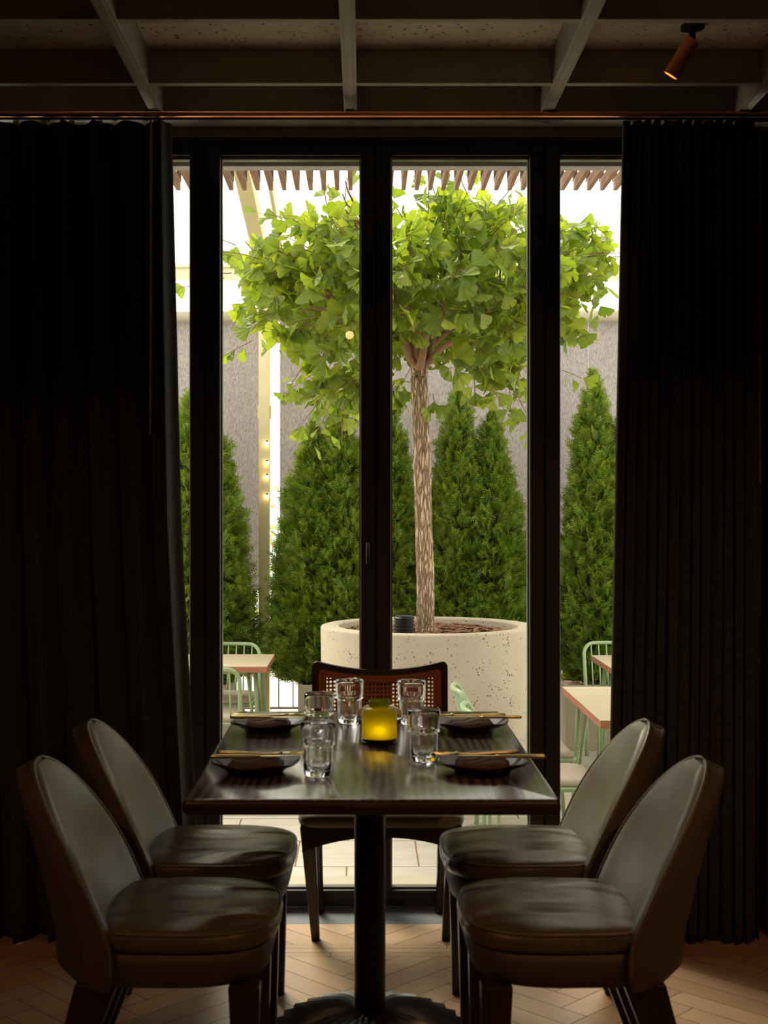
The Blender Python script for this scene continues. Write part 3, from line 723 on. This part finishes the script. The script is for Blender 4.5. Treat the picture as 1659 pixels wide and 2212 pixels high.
# small dish behind the candle
sx,sy=.045,3.66
tag(MB().lathe([(.0,0),(.045,0),(.060,.012),(.066,.026),(.064,.027),(.056,.014),(.040,.006),(.0,.005)],48).build('small_dish',M['plate'],smooth=True,loc=(sx,sy,ZTAB+.0004)),'small dark dish just behind the green candle jar','dish')
for k,(dx,lab) in enumerate(((-.034,'left of the two rolled cream cloths in the dish behind the candle'),(.034,'right of the two rolled cream cloths in the dish behind the candle'))):
    q=MB(); pts=[(-.032,-.004,.0),(-.024,0,.008),(0,.002,.014),(.024,0,.008),(.032,-.004,.0)]
    q.tube([(a,b_,c+.010) for a,b_,c in pts],[.004,.013,.017,.013,.004],16)
    tag(q.build('rolled_cloth',M['napkin_cream'],smooth=True,loc=(sx+dx*.95,sy,ZTAB+.022),rotz=.5-k),lab,'cloth','cream cloths behind the candle')
def spoon():
    r=empty('teaspoon')
    q=MB(); vs=[];fs=[];n=20
    for i in range(7):
        t=i/6
        for j in range(n):
            a=2*PI*j/n; vs.append((.016*t*math.cos(a)+.0,.011*t*math.sin(a),-.005*(1-t*t)))
    for i in range(6):
        for j in range(n): fs.append((i*n+j,i*n+(j+1)%n,(i+1)*n+(j+1)%n,(i+1)*n+j))
    q.add(vs,fs).build('spoon_bowl',M['silver'],r,smooth=True,solid=.0012)
    MB().tube([(.015,0,0),(.04,0,.004),(.085,0,.004)],[.002,.0016,.003],8).build('spoon_handle',M['silver'],r,smooth=True); return r
s0=spoon(); s0.location=(sx-.012,sy-.012,ZTAB+.052); s0.rotation_euler=(0,.2,1.2); tag(s0,'left silver teaspoon lying on the cream cloths behind the candle','spoon','teaspoons behind the candle')
s1=dup(s0); s1.location=(sx+.014,sy-.010,ZTAB+.052); s1.rotation_euler=(0,.2,1.9); tag(s1,'right silver teaspoon lying on the cream cloths behind the candle','spoon','teaspoons behind the candle')

# ------------------------------------------------------------------ TERRACE
gr=struct(MB().box(-9,9,4.66,10.9,ZG-.1,ZG-.004).build('floor_terrace',M['joint']))
q=MB(); rnd=random.Random(4); y=4.8; k=0
rows=[]
while y<10.8:
    h=.49; x=-6.0+(.35 if k%2 else 0)-.08
    while x<6:
        q.box(x+.004,x+.60-.004,y+.004,y+h-.004,ZG-.03,ZG); x+=.60
    y+=h; k+=1
q.build('deck_tiles',M['tile'],gr,bevel=.002)
struct(MB().box(-40,40,10.9,90,ZG-.25,ZG-.15).build('floor_street',M['street']))

# pergola slats over the doors
pg=empty('slatted_pergola',(0,5.8,2.795)); tag(pg,'brown timber slat pergola over the terrace, seen at the top of the glass doors','pergola')
q=MB(); q2=MB()
for k in range(-29,34):
    x=(500-CX)*5.8/FPX+(k+9)*.0592-9*.0592+.0
    q.box(x-.009,x+.009,-1.03,0,0,.05); q2.box(x-.009,x+.009,0,.025,.045,.60)
q.build('slats',M['slatw'],pg); q2.build('upright_slats',M['slatd'],pg)
MB().box(-2.1,1.9,-1.075,-1.03,-.02,.08).build('wall_beam',M['slatd'],pg); MB().box(-2.1,1.9,0,.04,.60,.66).build('top_beam',M['slatd'],pg)

# round concrete planter with tree
PX_,PY_=.40,8.0; RIM=.657
pt=empty('round_planter',(PX_,PY_,ZG)); tag(pt,'large round pale concrete planter holding the ginkgo tree','planter')
h=RIM-ZG
smooth_by_angle(MB().lathe([(.0,0),(.63,0),(.650,.02),(.664,h-.012),(.658,h-.003),(.648,h),(.560,h),(.552,h-.004),(.548,h-.012),(.545,h-.30),(.0,h-.30)],128).build('concrete_bowl',M['concrete'],pt),40)
q=MB(); rnd=random.Random(5); vs=[];fs=[];nr,na=16,72
for i in range(nr+1):
    for j in range(na):
        r=.001+.545*i/nr; a=2*PI*j/na; vs.append((r*math.cos(a),r*math.sin(a),h-.075+.012*rnd.random()+.02*math.exp(-(r/.15)**2)))
for i in range(nr):
    for j in range(na): fs.append((i*na+j,i*na+(j+1)%na,(i+1)*na+(j+1)%na,(i+1)*na+j))
q.add(vs,fs)
for _ in range(900):
    r=.53*math.sqrt(rnd.random()); a=rnd.random()*2*PI; L_=.02+.035*rnd.random(); b_=rnd.random()*PI; t=.3*(rnd.random()-.3)
    c=Vector((r*math.cos(a),r*math.sin(a),h-.060+.03*rnd.random())); u=Vector((math.cos(b_),math.sin(b_),t))*L_; v_=Vector((-math.sin(b_),math.cos(b_),.4*(rnd.random()-.5)))*L_*.3
    q.add([c-u-v_,c+u-v_,c+u+v_,c-u+v_,c-u-v_-Vector((0,0,.004)),c+u-v_-Vector((0,0,.004)),c+u+v_-Vector((0,0,.004)),c-u+v_-Vector((0,0,.004))],[(0,1,2,3),(0,4,5,1),(2,6,7,3),(1,5,6,2),(3,7,4,0)])
mo=q.build('bark_mulch',M['mulch'],pt); mo['kind']='stuff'
# ridged pipe
p=P(873,1330,7.85)
q=MB(); prof=[(.0,0)]
for k in range(7): prof+=[(.055,k*.021),(.064,k*.021+.005),(.064,k*.021+.011),(.055,k*.021+.016)]
prof+=[(.055,.148),(.0,.148)]
smooth_by_angle(q.lathe(prof,40).build('corrugated_pipe',M['darkplast'],loc=(p.x,7.85,p.z-.148)),60); o=bpy.data.objects['corrugated_pipe']; tag(o,'black corrugated pipe end standing in the planter mulch beside the trunk','pipe')

# ginkgo tree
gt=empty('ginkgo_tree',(PX_,PY_,RIM-.07)); tag(gt,'ginkgo tree with broad flat green crown growing in the round planter','tree')
def LG(px,py,d=8.0): v_=P(px,py,d); return v_-Vector((PX_,PY_,RIM-.07))
rnd=random.Random(11)
def wob(pts,sub=5,amp=.006):
    out=[]
    for i in range(len(pts)-1):
        for k in range(sub):
            t=k/sub; out.append(pts[i].lerp(pts[i+1],t)+Vector([(rnd.random()-.5)*amp*2 for _ in range(3)]))
    out.append(pts[-1]); return out
tp=[LG(921,1372),LG(919,1340),LG(919,1250),LG(915,1120),LG(912,1000),LG(908,890),LG(905,820),LG(906,795),LG(908,778)]
pts=wob(tp,8,.002); n=len(pts); vsr=[]
for i in range(n):
    t=i/(n-1); vsr.append(.060*math.exp(-t*25)*.5+.054-.006*t+.006*min(1,max(0,t-.8)*8)-.038*max(0,(t-.9)/.1)**1.6)
q=MB().tube(pts,vsr,40)
for i in range(len(q.v)):
    j=i%40; ring=i//40
    if ring<n:
        c=pts[ring]; v_=Vector(q.v[i])-c; a=j/40*2*PI
        f=1+.055*math.sin(a*9+2.2*math.sin(ring*.45)+.5*math.sin(a*3))+.03*math.sin(a*17+ring*.9)+.02*(rnd.random()-.5)
        q.v[i]=tuple(c+v_*f)
tr=q.build('trunk',M['bark'],gt,smooth=True)
bq=MB(); tips=[]
def limb(pts,r0,r1,depth):
    k=len(pts); bq.tube(pts,[r0+(r1-r0)*i/(k-1) for i in range(k)],10 if depth==0 else 7)
base=LG(906,800)
prim=[(LG(935,735),LG(962,660,7.8),LG(985,590,7.7)),(LG(870,740,7.9),LG(800,690,7.6),LG(700,640,7.4)),(LG(960,750,7.9),LG(1040,700,7.7),LG(1100,640,7.5)),
      (LG(925,720,7.8),LG(890,672,7.5),LG(850,650,7.3)),(LG(890,730,8.2),LG(820,640,8.5),LG(740,600,8.8)),(LG(940,720,8.3),LG(1060,640,8.6),LG(1150,600,8.8)),
      (LG(905,720,8.2),LG(930,600,8.5),LG(960,540,8.7)),(LG(900,720,7.9),LG(860,600,7.8),LG(790,520,7.6)),(LG(930,740),LG(1030,660,8.0),LG(1180,590,7.9)),
      (LG(870,720,8.0),LG(740,660,8.0),LG(600,610,8.0))]
nodes_=[]
for pr in prim:
    pts=wob([base]+list(pr),4,.014); limb(pts,.027,.010,0)
    for i in range(5,len(pts),1): nodes_.append(pts[i])
    e=pr[-1]; d0=(pr[-1]-pr[-2]).normalized()
    for _ in range(6):
        o_=pts[rnd.randrange(6,len(pts))]
        dd=(d0*.8+Vector((rnd.uniform(-1,1),rnd.uniform(-1,1),rnd.uniform(-.5,.8)))*.9).normalized()
        L_=rnd.uniform(.25,.5); p2=wob([o_,o_+dd*L_*.5+Vector((0,0,.02)),o_+dd*L_],3,.012); limb(p2,.010,.004,1); nodes_+=p2[2:]
bq.build('branches',M['twig'],gt,smooth=True)
# sprigs: crown profile around the trunk axis
cx0=PX_
def topz(r): return 3.22-.10*r-.42*max(0,r-.55)**1.3*1.6
def botz(r,X=0):
    if r<.35: b=2.60-.2*r
    elif r<.70: b=2.53-.33*(r-.35)/.35
    else: b=2.20+.75*((r-.70)/.47)**1.1
    if -.80<X<-.12: b-=.20
    elif .3<X<.62: b-=.08
    return b+max(0,X-.62)*1.1
leafT=np.array([(0,0,0),(-.10,.17,0),(-.27,.36,0),(-.50,.53,0),(-.55,.63,0),(-.47,.76,0),(-.37,.77,0),(-.28,.86,0),(-.17,.85,0),(-.07,.91,0),(0,.68,0),(.07,.91,0),(.17,.85,0),(.28,.86,0),(.37,.77,0),(.47,.76,0),(.55,.63,0),(.50,.53,0),(.27,.36,0),(.10,.17,0)],float)
NLF=len(leafT)
leafF=[(0,i+1,i) for i in range(1,NLF-1)]
LV=[];LFc=[];tw=MB()
def leaf(pos,dirv,size,r_):
    y=dirv.normalized(); up=Vector((r_.uniform(-1,1),r_.uniform(-1,1),r_.uniform(-.4,1)))
    x=y.cross(up); 
    if x.length<1e-3: return
    x.normalize(); z=x.cross(y); fold=r_.uniform(-.15,.45); curl=r_.uniform(-.25,.25); wd=r_.uniform(.85,1.25)
    Bm=np.array([x[:],y[:],z[:]])
    T=leafT.copy(); T[:,2]=fold*np.abs(T[:,0])+curl*T[:,1]**2+.04*np.sin(T[:,0]*14)*T[:,1]; T[:,0]*=wd
    V=T@Bm*size+np.array(pos[:]); o=len(LV)*NLF; LV.append(V); LFc.extend([(a+o,b_+o,c+o) for a,b_,c in leafF])
def sprig(o_,dirv,L_,nl,smin=.075,smax=.125,r_=rnd,droop=.5):
    pts=[]; p=Vector(o_); d=dirv.normalized()
    for k in range(6): pts.append(p.copy()); d=(d+Vector((r_.uniform(-.15,.15),r_.uniform(-.15,.15),-.10*droop))).normalized(); p=p+d*(L_/5)
    tw.tube(pts,[.0032,.003,.0026,.0022,.0018,.001],5,cap=False)
    for k in range(nl):
        t=.1+.9*(k+.5)/nl*5; i=min(4,int(t)); q_=pts[i].lerp(pts[i+1],t-i if t-i<1 else 1)
        dv=(Vector((r_.uniform(-1,1),r_.uniform(-1,1),r_.uniform(-1.1,.5)))+d*.5).normalized()
        pet=.02+.03*r_.random(); s_=r_.uniform(smin,smax)
        tw.tube([q_,q_+dv*pet],.0009,3,cap=False); leaf(q_+dv*pet,dv,s_,r_)
LGc=Vector((PX_,PY_,RIM-.07))
cnt=0
while cnt<470:
    r=1.17*math.sqrt(rnd.random()); a=rnd.random()*2*PI
    zt_,zb_=topz(r),botz(r,r*math.cos(a))
    if zt_-zb_<.12: continue
    # lean to the outer shell
    t=rnd.random(); t=t**.75 if rnd.random()<.6 else t
    z=zb_+(zt_-zb_)*t
    shell=max(r/1.17,abs(t-.5)*2)
    if rnd.random()>.35+.65*shell: continue
    X,Y=r*math.cos(a)*1.02,r*math.sin(a)*.95
    Y+=0
    # keep the trunk fork visible at the front
    if Y<.25 and abs(X+.02)<.12 and z<2.50: continue
    o_=Vector((PX_+X,PY_+Y,z))-LGc
    out=Vector((math.cos(a)*max(.2,r),math.sin(a)*max(.2,r),(t-.45)*.9))
    sprig(o_-out.normalized()*.10,out,rnd.uniform(.18,.34),rnd.randint(7,10)); cnt+=1
# long loose shoots seen against the white
for (px,py,d,dx,dz,L_,nl) in [(705,440,7.4,-.1,1,.30,6),(745,430,7.4,.0,1,.22,5),(545,735,7.5,-1,-.5,.28,5),(720,860,7.4,-.5,-1,.32,6),(740,870,7.3,.0,-1,.25,5),(1115,850,7.5,.6,-1,.30,6),(1060,830,7.4,.5,-1,.25,6),
      (1235,690,7.6,.6,-.9,.16,4),(1215,800,7.6,1,-.3,.12,3),(1290,560,7.6,1,.2,.26,5),(1270,520,7.6,.5,.9,.16,4),(940,420,7.4,-.3,1,.24,5),(1010,420,7.3,-.6,1,.30,6),(1085,430,7.4,.5,.8,.25,5),(870,470,7.3,-.6,.8,.25,6),
      (510,530,7.6,-.8,.4,.14,3),(500,590,7.5,-1,0,.2,5),(420,620,7.8,-1,.1,.10,2),(650,480,7.4,-1,.35,.25,6),(560,560,7.5,-1,.3,.25,6),(700,850,7.6,-.6,-.8,.28,6),(655,790,7.4,-.6,-.9,.2,5),(935,850,7.8,.1,-.9,.1,3),
      (1100,840,7.6,.2,-1,.2,5),(1025,820,7.5,.1,-1,.15,5),(1150,560,7.4,1,0,.3,7),(1200,600,7.5,1,.1,.3,7),(1230,640,7.5,1,-.1,.2,6),(1240,560,7.5,1,.3,.3,7)]:
    sprig(LG(px,py,d),Vector((dx,-.2,dz)),L_,nl,.065,.10)
tw.build('twigs',M['twig'],gt)
V=np.concatenate(LV); me=bpy.data.meshes.new('foliage'); me.from_pydata(V.tolist(),[],LFc); me.update()
fo=bpy.data.objects.new('foliage',me); COL.objects.link(fo); fo.parent=gt; me.materials.append(M['ginkgo'])

# cedar shrubs
def thuja(cones,label,seed,d=9.62,n=3600):
    rs=np.random.RandomState(seed)
    x0,z0=(cones[0][0]-CX)*d/FPX,.10
    root=empty('cedar_shrub',(x0,d,z0)); tag(root,label,'shrub','cedar shrubs in the planter boxes')
    tri=[]                       # spray template
    def t3(ax,ay,ang,L_,w_):
        ux,uy=math.sin(ang),math.cos(ang); px,py=uy,-ux
        tri.append([(ax-px*w_,ay-py*w_,0),(ax+px*w_,ay+py*w_,0),(ax+ux*L_,ay+uy*L_,0)])
    t3(0,0,0,1.0,.055)
    for k,yy in enumerate((.12,.28,.44,.60,.76)):
        L_=.42*(1-yy*.55)
        for s in (-1,1):
            t3(0,yy,s*.75,L_,.036); t3(s*.45*L_*.68,yy+.45*L_*.73,s*.10,L_*.5,.032); t3(s*.75*L_*.68,yy+.75*L_*.73,s*1.3,L_*.4,.03)
    T=np.array(tri).reshape(-1,3); nt=len(tri)
    tot=sum(c[2] for c in cones); allV=[]; allF=[]; off=0
    for ci,(cpx,tpy,hpx) in enumerate(cones):
        m_=int(n*hpx/60); X0=(cpx-CX)*d/FPX-x0; zt=H-(tpy-CY)*d/FPX-z0; R=hpx*d/FPX
        t=rs.rand(m_)**.62; t=np.clip(t,.008,1)            # 0 top .. 1 bottom
        a=rs.rand(m_)*2*PI
        prof=np.where(t<.8,(t/.8)**.68,1-.3*((t-.8)/.2)**2)
        lump=1+.10*np.sin(a*3+t*9+seed)+.09*np.sin(a*5-t*17+seed*2)+.08*np.sin(a*9+t*31)+.05*np.sin(a*17-t*53)
        dep=1-.36*rs.rand(m_)**1.6
        r=R*prof*lump*dep*.93
        k_=int(m_*.03); t[:k_]=.085*rs.rand(k_)**1.2; r[:k_]=.004+.30*R*t[:k_]*rs.rand(k_)*2
        z=zt*(1-t)
        pos=np.stack([X0+r*np.cos(a),r*np.sin(a)*.95,z],1)
        out=np.stack([np.cos(a),np.sin(a),np.full(m_,.75)],1)+rs.randn(m_,3)*.42
        out[:,2]+=.9*(1-t)**3; out[:k_,2]+=1.6
        out/=np.linalg.norm(out,axis=1)[:,None]
        up=rs.randn(m_,3); x=np.cross(out,up); x/=np.linalg.norm(x,axis=1)[:,None]; zz=np.cross(x,out)
        sz=(.065+.060*rs.rand(m_))*(.75+.35*np.minimum(1,t*4))
        Vn=pos[:,None,:]+sz[:,None,None]*(T[None,:,0:1]*x[:,None,:]+T[None,:,1:2]*out[:,None,:]+.10*(T[None,:,1:2]**2)*zz[:,None,:])
        Vn=Vn.reshape(-1,3); allV.append(Vn)
        # connect each spray into one island through its own faces
        F=np.arange(len(Vn)).reshape(-1,3)+off; allF.append(F); off+=len(Vn)
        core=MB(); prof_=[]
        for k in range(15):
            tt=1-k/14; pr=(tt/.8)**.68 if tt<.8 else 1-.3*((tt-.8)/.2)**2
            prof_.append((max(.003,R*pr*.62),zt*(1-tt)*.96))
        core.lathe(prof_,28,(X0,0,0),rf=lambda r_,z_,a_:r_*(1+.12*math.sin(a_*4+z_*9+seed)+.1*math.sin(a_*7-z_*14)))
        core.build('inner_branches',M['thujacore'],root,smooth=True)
    V=np.concatenate(allV); F=np.concatenate(allF)
    me=bpy.data.meshes.new('foliage'); me.vertices.add(len(V)); me.vertices.foreach_set('co',V.ravel())
    me.loops.add(F.size); me.loops.foreach_set('vertex_index',F.ravel().astype(np.int32)); me.polygons.add(len(F))
    me.polygons.foreach_set('loop_start',np.arange(0,F.size,3,dtype=np.int32)); me.polygons.foreach_set('loop_total',np.full(len(F),3,dtype=np.int32)); me.update(); me.validate()
    o=bpy.data.objects.new('foliage',me); COL.objects.link(o); o.parent=root; me.materials.append(M['thuja'])
    MB().tube([(0,0,0),(0,0,1.0)],[.03,.015],8).build('stem',M['twig'],root)
thuja([(735,880,100),(678,925,92)],'full two-tipped cedar shrub left of the centre door frame, behind the planter',1)
thuja([(846,866,62)],'slim cedar shrub half hidden behind the tree trunk',2)
thuja([(990,832,76),(1062,900,80)],'tall two-tipped cedar shrub right of the trunk, behind the planter',3)
thuja([(1283,815,78),(1345,905,70)],'cedar shrub with a spiky tip seen in the right-hand pane',4)
thuja([(425,835,128)],'bright cedar shrub at the left, above the small terrace table',5)
def boxp(x0,x1,label):
    r=empty('planter_box',((x0+x1)/2,9.62,ZG)); w_=(x1-x0)/2; tag(r,label,'planter','planter boxes under the cedar shrubs')
    q=MB(); t=.03; hh=.47
    q.box(-w_,w_,-.32,-.32+t,0,hh); q.box(-w_,w_,.32-t,.32,0,hh); q.box(-w_,-w_+t,-.32+t,.32-t,0,hh); q.box(w_-t,w_,-.32+t,.32-t,0,hh)
    q.build('box_panels',M['boxm'],r,bevel=.004)
    MB().box(-w_+t,w_-t,-.32+t,.32-t,.03,hh-.04).build('soil',M['mulch'],r)
boxp(-2.4,-.97,'taupe planter box under the leftmost cedar, behind the small terrace table')
boxp(-.47,1.18,'taupe planter box behind the round concrete planter')
boxp(1.45,2.9,'taupe planter box in the right-hand pane, behind the terrace tables')

# blinds, post, beams
def blind(x0,x1,label,lines):
    r=empty('mesh_blind',((x0+x1)/2,10.2,0)); w_=(x1-x0)/2; tag(r,label,'blind','grey mesh blinds behind the shrubs')
    MB().box(-w_,w_,-.002,.002,.775,2.86).build('mesh_cloth',M['screen'],r)
    MB().tube([(-w_,0,.772),(w_,0,.772)],.012,10).build('hem_bar',M['rail'],r,smooth=True)
blind(-2.35,-.805,'grey mesh blind left of the cream post',0)
blind(-.656,1.769,'wide grey mesh blind right of the cream post, behind the shrubs',0)
blind(1.7705,3.6,'grey mesh blind at the far right of the terrace',0)
tag(MB().tube([(-3.5,10.15,2.886),(3.6,10.15,2.886)],.047,24).build('roller_tube',M['tube'],smooth=True),'long grey-beige roller tube along the top of the mesh blinds','roller tube')
tag(MB().box(-3.6,3.7,10.10,10.2,3.17,3.27).box(-3.6,3.7,10.08,10.22,3.255,3.28).build('eaves_beam',M['beige_paint'],bevel=.004),'horizontal beige beam crossing behind the tree crown','beam')
po=empty('steel_post',(-.764,10.0,ZG)); tag(po,'cream-yellow steel post between two mesh blinds','post')
MB().box(-.041,.041,-.04,.04,0,3.6).build('post_shaft',M['cream_paint'],po,bevel=.003)
MB().box(-.09,.09,-.09,.09,0,.012).build('base_plate',M['cream_paint'],po)
z_=P(570,890,10).z-ZG
for sx in (-1,1): MB().box(min(sx*.041,sx*.052),max(sx*.041,sx*.052),-.02,.02,z_-.05,z_+.05).build('side_bracket',M['cream_paint'],po)
for k,py in enumerate((958,1000,1030,1072)):
    p=P(577,py,9.94)
    q=empty('string_light_bulb',(p.x,9.935,p.z)); tag(q,'small glowing bulb on the cream post, %s from the top'%['first','second','third','lowest'][k],'light bulb','string light bulbs on the post')
    MB().lathe([(.0,-.012),(.009,-.009),(.012,0),(.009,.009),(.0,.012)],16).build('bulb_glass',M['bulb'],q,smooth=True)
    MB().lathe([(.0,.009),(.007,.009),(.007,.024),(.0,.024)],12).build('bulb_socket',M['darkplast'],q)
def raft(X,label,wd=.05):
    a=Vector((X,10.05,3.16)); b_=Vector((X,5.95,3.82)); q=MB()
    v=[]
    for p_ in (a,b_):
        for dx,dz in ((-wd,0),(wd,0),(wd,.12),(-wd,.12)): v.append((p_.x+dx,p_.y,p_.z+dz))
    q.add(v,[(0,3,2,1),(4,5,6,7),(0,1,5,4),(1,2,6,5),(2,3,7,6),(3,0,4,7)])
    tag(q.build('roof_rafter',M['cream_paint'],bevel=.003),label,'rafter','roof rafters over the terrace')
raft(-.764,'wide cream-green roof rafter sloping down to the cream post, seen top left')
raft(-.60,'thin cream roof rafter just right of the wide one',.012)
raft(2.6,'roof rafter at the right, beyond the curtain')

# railing, fence and bush beyond
rl=empty('metal_railing',(0,10.6,ZG)); tag(rl,'grey metal railing at the terrace edge, seen beside the cream post','railing')
MB().box(-3.5,3.5,-.02,.02,1.075,1.105).box(-3.5,3.5,-.015,.015,.85,.87).box(-3.5,3.5,-.015,.015,.10,.12).build('rails',M['rail'],rl)
q=MB()
for k in range(60): x=-3.5+k*.117; q.box(x-.005,x+.005,-.005,.005,.12,.85)
for k in range(14): x=-3.4+k*.52; q.box(x-.02,x+.02,-.02,.02,0,1.075)
for k in range(13):
    x=-3.14+k*.52; q.tube([(x+.07*math.cos(a*PI/8),0,.97+.07*math.sin(a*PI/8)) for a in range(16)],.008,6,closed=True)
q.build('balusters',M['rail'],rl)
cf=empty('chain_link_fence',(-1.0,13.2,ZG-.15)); tag(cf,'pale chain-link fence across the street, seen in the gap beside the cream post','fence')
q=MB(); s=.085
for k in range(-22,22):
    for sg in (-1,1):
        x0=k*s; pts=[]
        for (z,) in ((.3,),(1.72,)):
            pts.append((x0+sg*(z-1)*.9,0,z))
        q.tube(pts,.005,4)
q.build('wire_mesh',M['wire'],cf)
MB().tube([(-2.6,0,1.74),(2.6,0,1.74)],.025,10).tube([(-2.2,0,0),(-2.2,0,1.76)],.03,10).tube([(2.2,0,0),(2.2,0,1.76)],.03,10).tube([(-2.6,0,.28),(2.6,0,.28)],.015,8).build('fence_frame',M['street'],cf,smooth=True)
LV=[];LFc=[]; rr=random.Random(8)
for _ in range(900):
    p=Vector((rr.uniform(-1.1,1.1),rr.uniform(-.3,.3),abs(rr.gauss(1.2,.45)))); leaf(p,Vector((rr.uniform(-1,1),rr.uniform(-1,1),rr.uniform(-1,1))),rr.uniform(.05,.10),rr)
V=np.concatenate(LV); me=bpy.data.meshes.new('leaves'); me.from_pydata(V.tolist(),[],LFc); me.update()
br=empty('flowering_bush',(-1.05,14.6,ZG-.15)); tag(br,'loose flowering bush behind the chain-link fence across the street','bush')
fo=bpy.data.objects.new('leaves',me); COL.objects.link(fo); fo.parent=br; me.materials.append(M['farleaf'])
q=MB()
for k in range(9): x=-.9+k*.22; q.tube([(x*.4,0,0),(x,0,.8),(x*1.2,.05,1.7)],[.015,.01,.004],6)
q.build('stems',M['twig'],br)

# ------------------------------------------------------------------ terrace furniture
def wire_chair():
    r=empty('wire_chair')           # faces +Y, back at y=-.24
    hw=.225; R=.013
    def back(u,z): return (u, -.235-.10*max(0,(z-.45)/.33)+.05*(abs(u)/hw)**2-.05, z)
    pts=[]
    rc=.075
    for z in (.0,.20,.45,.60): pts.append(back(-hw+(.02*(z-.45)*-1 if z<.45 else 0),z))
    for k in range(7): a=PI-PI/2*k/6; pts.append(back(-hw+rc+rc*math.cos(a),.705+rc*math.sin(a)))
    for k in range(1,8): pts.append(back(-hw+rc+(2*hw-2*rc)*k/8,.78))
    for k in range(7): a=PI/2-PI/2*k/6; pts.append(back(hw-rc+rc*math.cos(a),.705+rc*math.sin(a)))
    for z in (.60,.45): pts.append(back(hw,z))
    pts.append(back(hw-.005,.20)); pts.append(back(hw-.009,.0))
    MB().tube(pts,R,12).build('back_frame',M['mint2'],r,smooth=True)
    q=MB()
    for k in range(7):
        u=-hw+(k+1)*2*hw/8; q.tube([back(u,.44),back(u,.60),back(u,.78)],.0055,8)
    q.build('back_spindles',M['mint2'],r,smooth=True)
    q=MB(); ring=rrect(-hw,hw,-.25,.235,.06,.435); q.tube(ring,.011,8,closed=True)
    for k in range(6): y=-.2+k*.075; q.box(-hw,hw,y-.010,y+.010,.428,.434)
    q.build('seat_frame',M['mint'],r,smooth=True)
    for sx in (-1,1): MB().tube([(sx*(hw-.01),.215,.43),(sx*(hw+.0),.245,.0)],[.012,.011],10).build('leg',M['mint'],r,smooth=True)
    MB().loft([rrect(-hw+.012+i,hw-.012-i,-.225+i,.225-i,.05,z) for i,z in ((.012,.436),(.002,.442),(0,.456),(.006,.470),(.025,.478),(.07,.482))]).build('seat_cushion',M['cushion'],r,smooth=True)
    return r
wc=wire_chair()
WC='mint green metal chair with spindle back '
cs=[((-.965,8.05),0,WC+'in front of the left terrace table'),((-.955,8.80),PI,WC+'behind the left terrace table'),
    ((.86,6.20),-PI/2,WC+'nearest the doors, facing the right table'),((.86,6.90),-PI/2,WC+'before the round planter, facing the right table'),
    ((1.79,8.88),PI,WC+'behind the back right terrace table')]
for i,((x,y),rz,lab) in enumerate(cs):
    o=wc if i==0 else dup(wc)
    o.location=(x,y,ZG); o.rotation_euler=(0,0,rz); tag(o,lab,'chair','mint green chairs on the terrace')
def ttable(x0,x1,y0,y1,label,inset=.08):
    r=empty('terrace_table',((x0+x1)/2,(y0+y1)/2,ZG)); tag(r,label,'table','terrace tables'); a,b_=(x1-x0)/2,(y1-y0)/2
    t=MB().box(-a,a,-b_,b_,.712,.7485).build('tabletop',M['ply'],r,bevel=.003)
    MB().box(-a+.0005,a-.0005,-b_+.0005,b_-.0005,.7486,.7505).build('top_laminate',M['lamin'],t)
    for sx in (-1,1):
        for sy in (-1,1):
            MB().tube([(sx*(a-inset),sy*(b_-.09),.712),(sx*(a-.05),sy*(b_-.05),0)],.014,10).tube([(sx*(a-inset-.05),sy*(b_-.09),.712),(sx*(a-.055),sy*(b_-.05),.0)],.010,8).build('leg',M['mint'],r,smooth=True)
    MB().box(-a+.1,a-.1,-b_+.1,b_-.1,.69,.712).build('apron_frame',M['mint'],r)
    return r
ttable(-1.32,-.600,8.08,8.78,'pale-topped plywood terrace table at the left, between two mint chairs')
ttable(1.097,1.80,6.0,7.16,'larger pale-topped plywood terrace table at right, nearest the doors')
ttable(1.53,2.23,8.02,8.72,'plywood terrace table at the far right, farther from the doors')
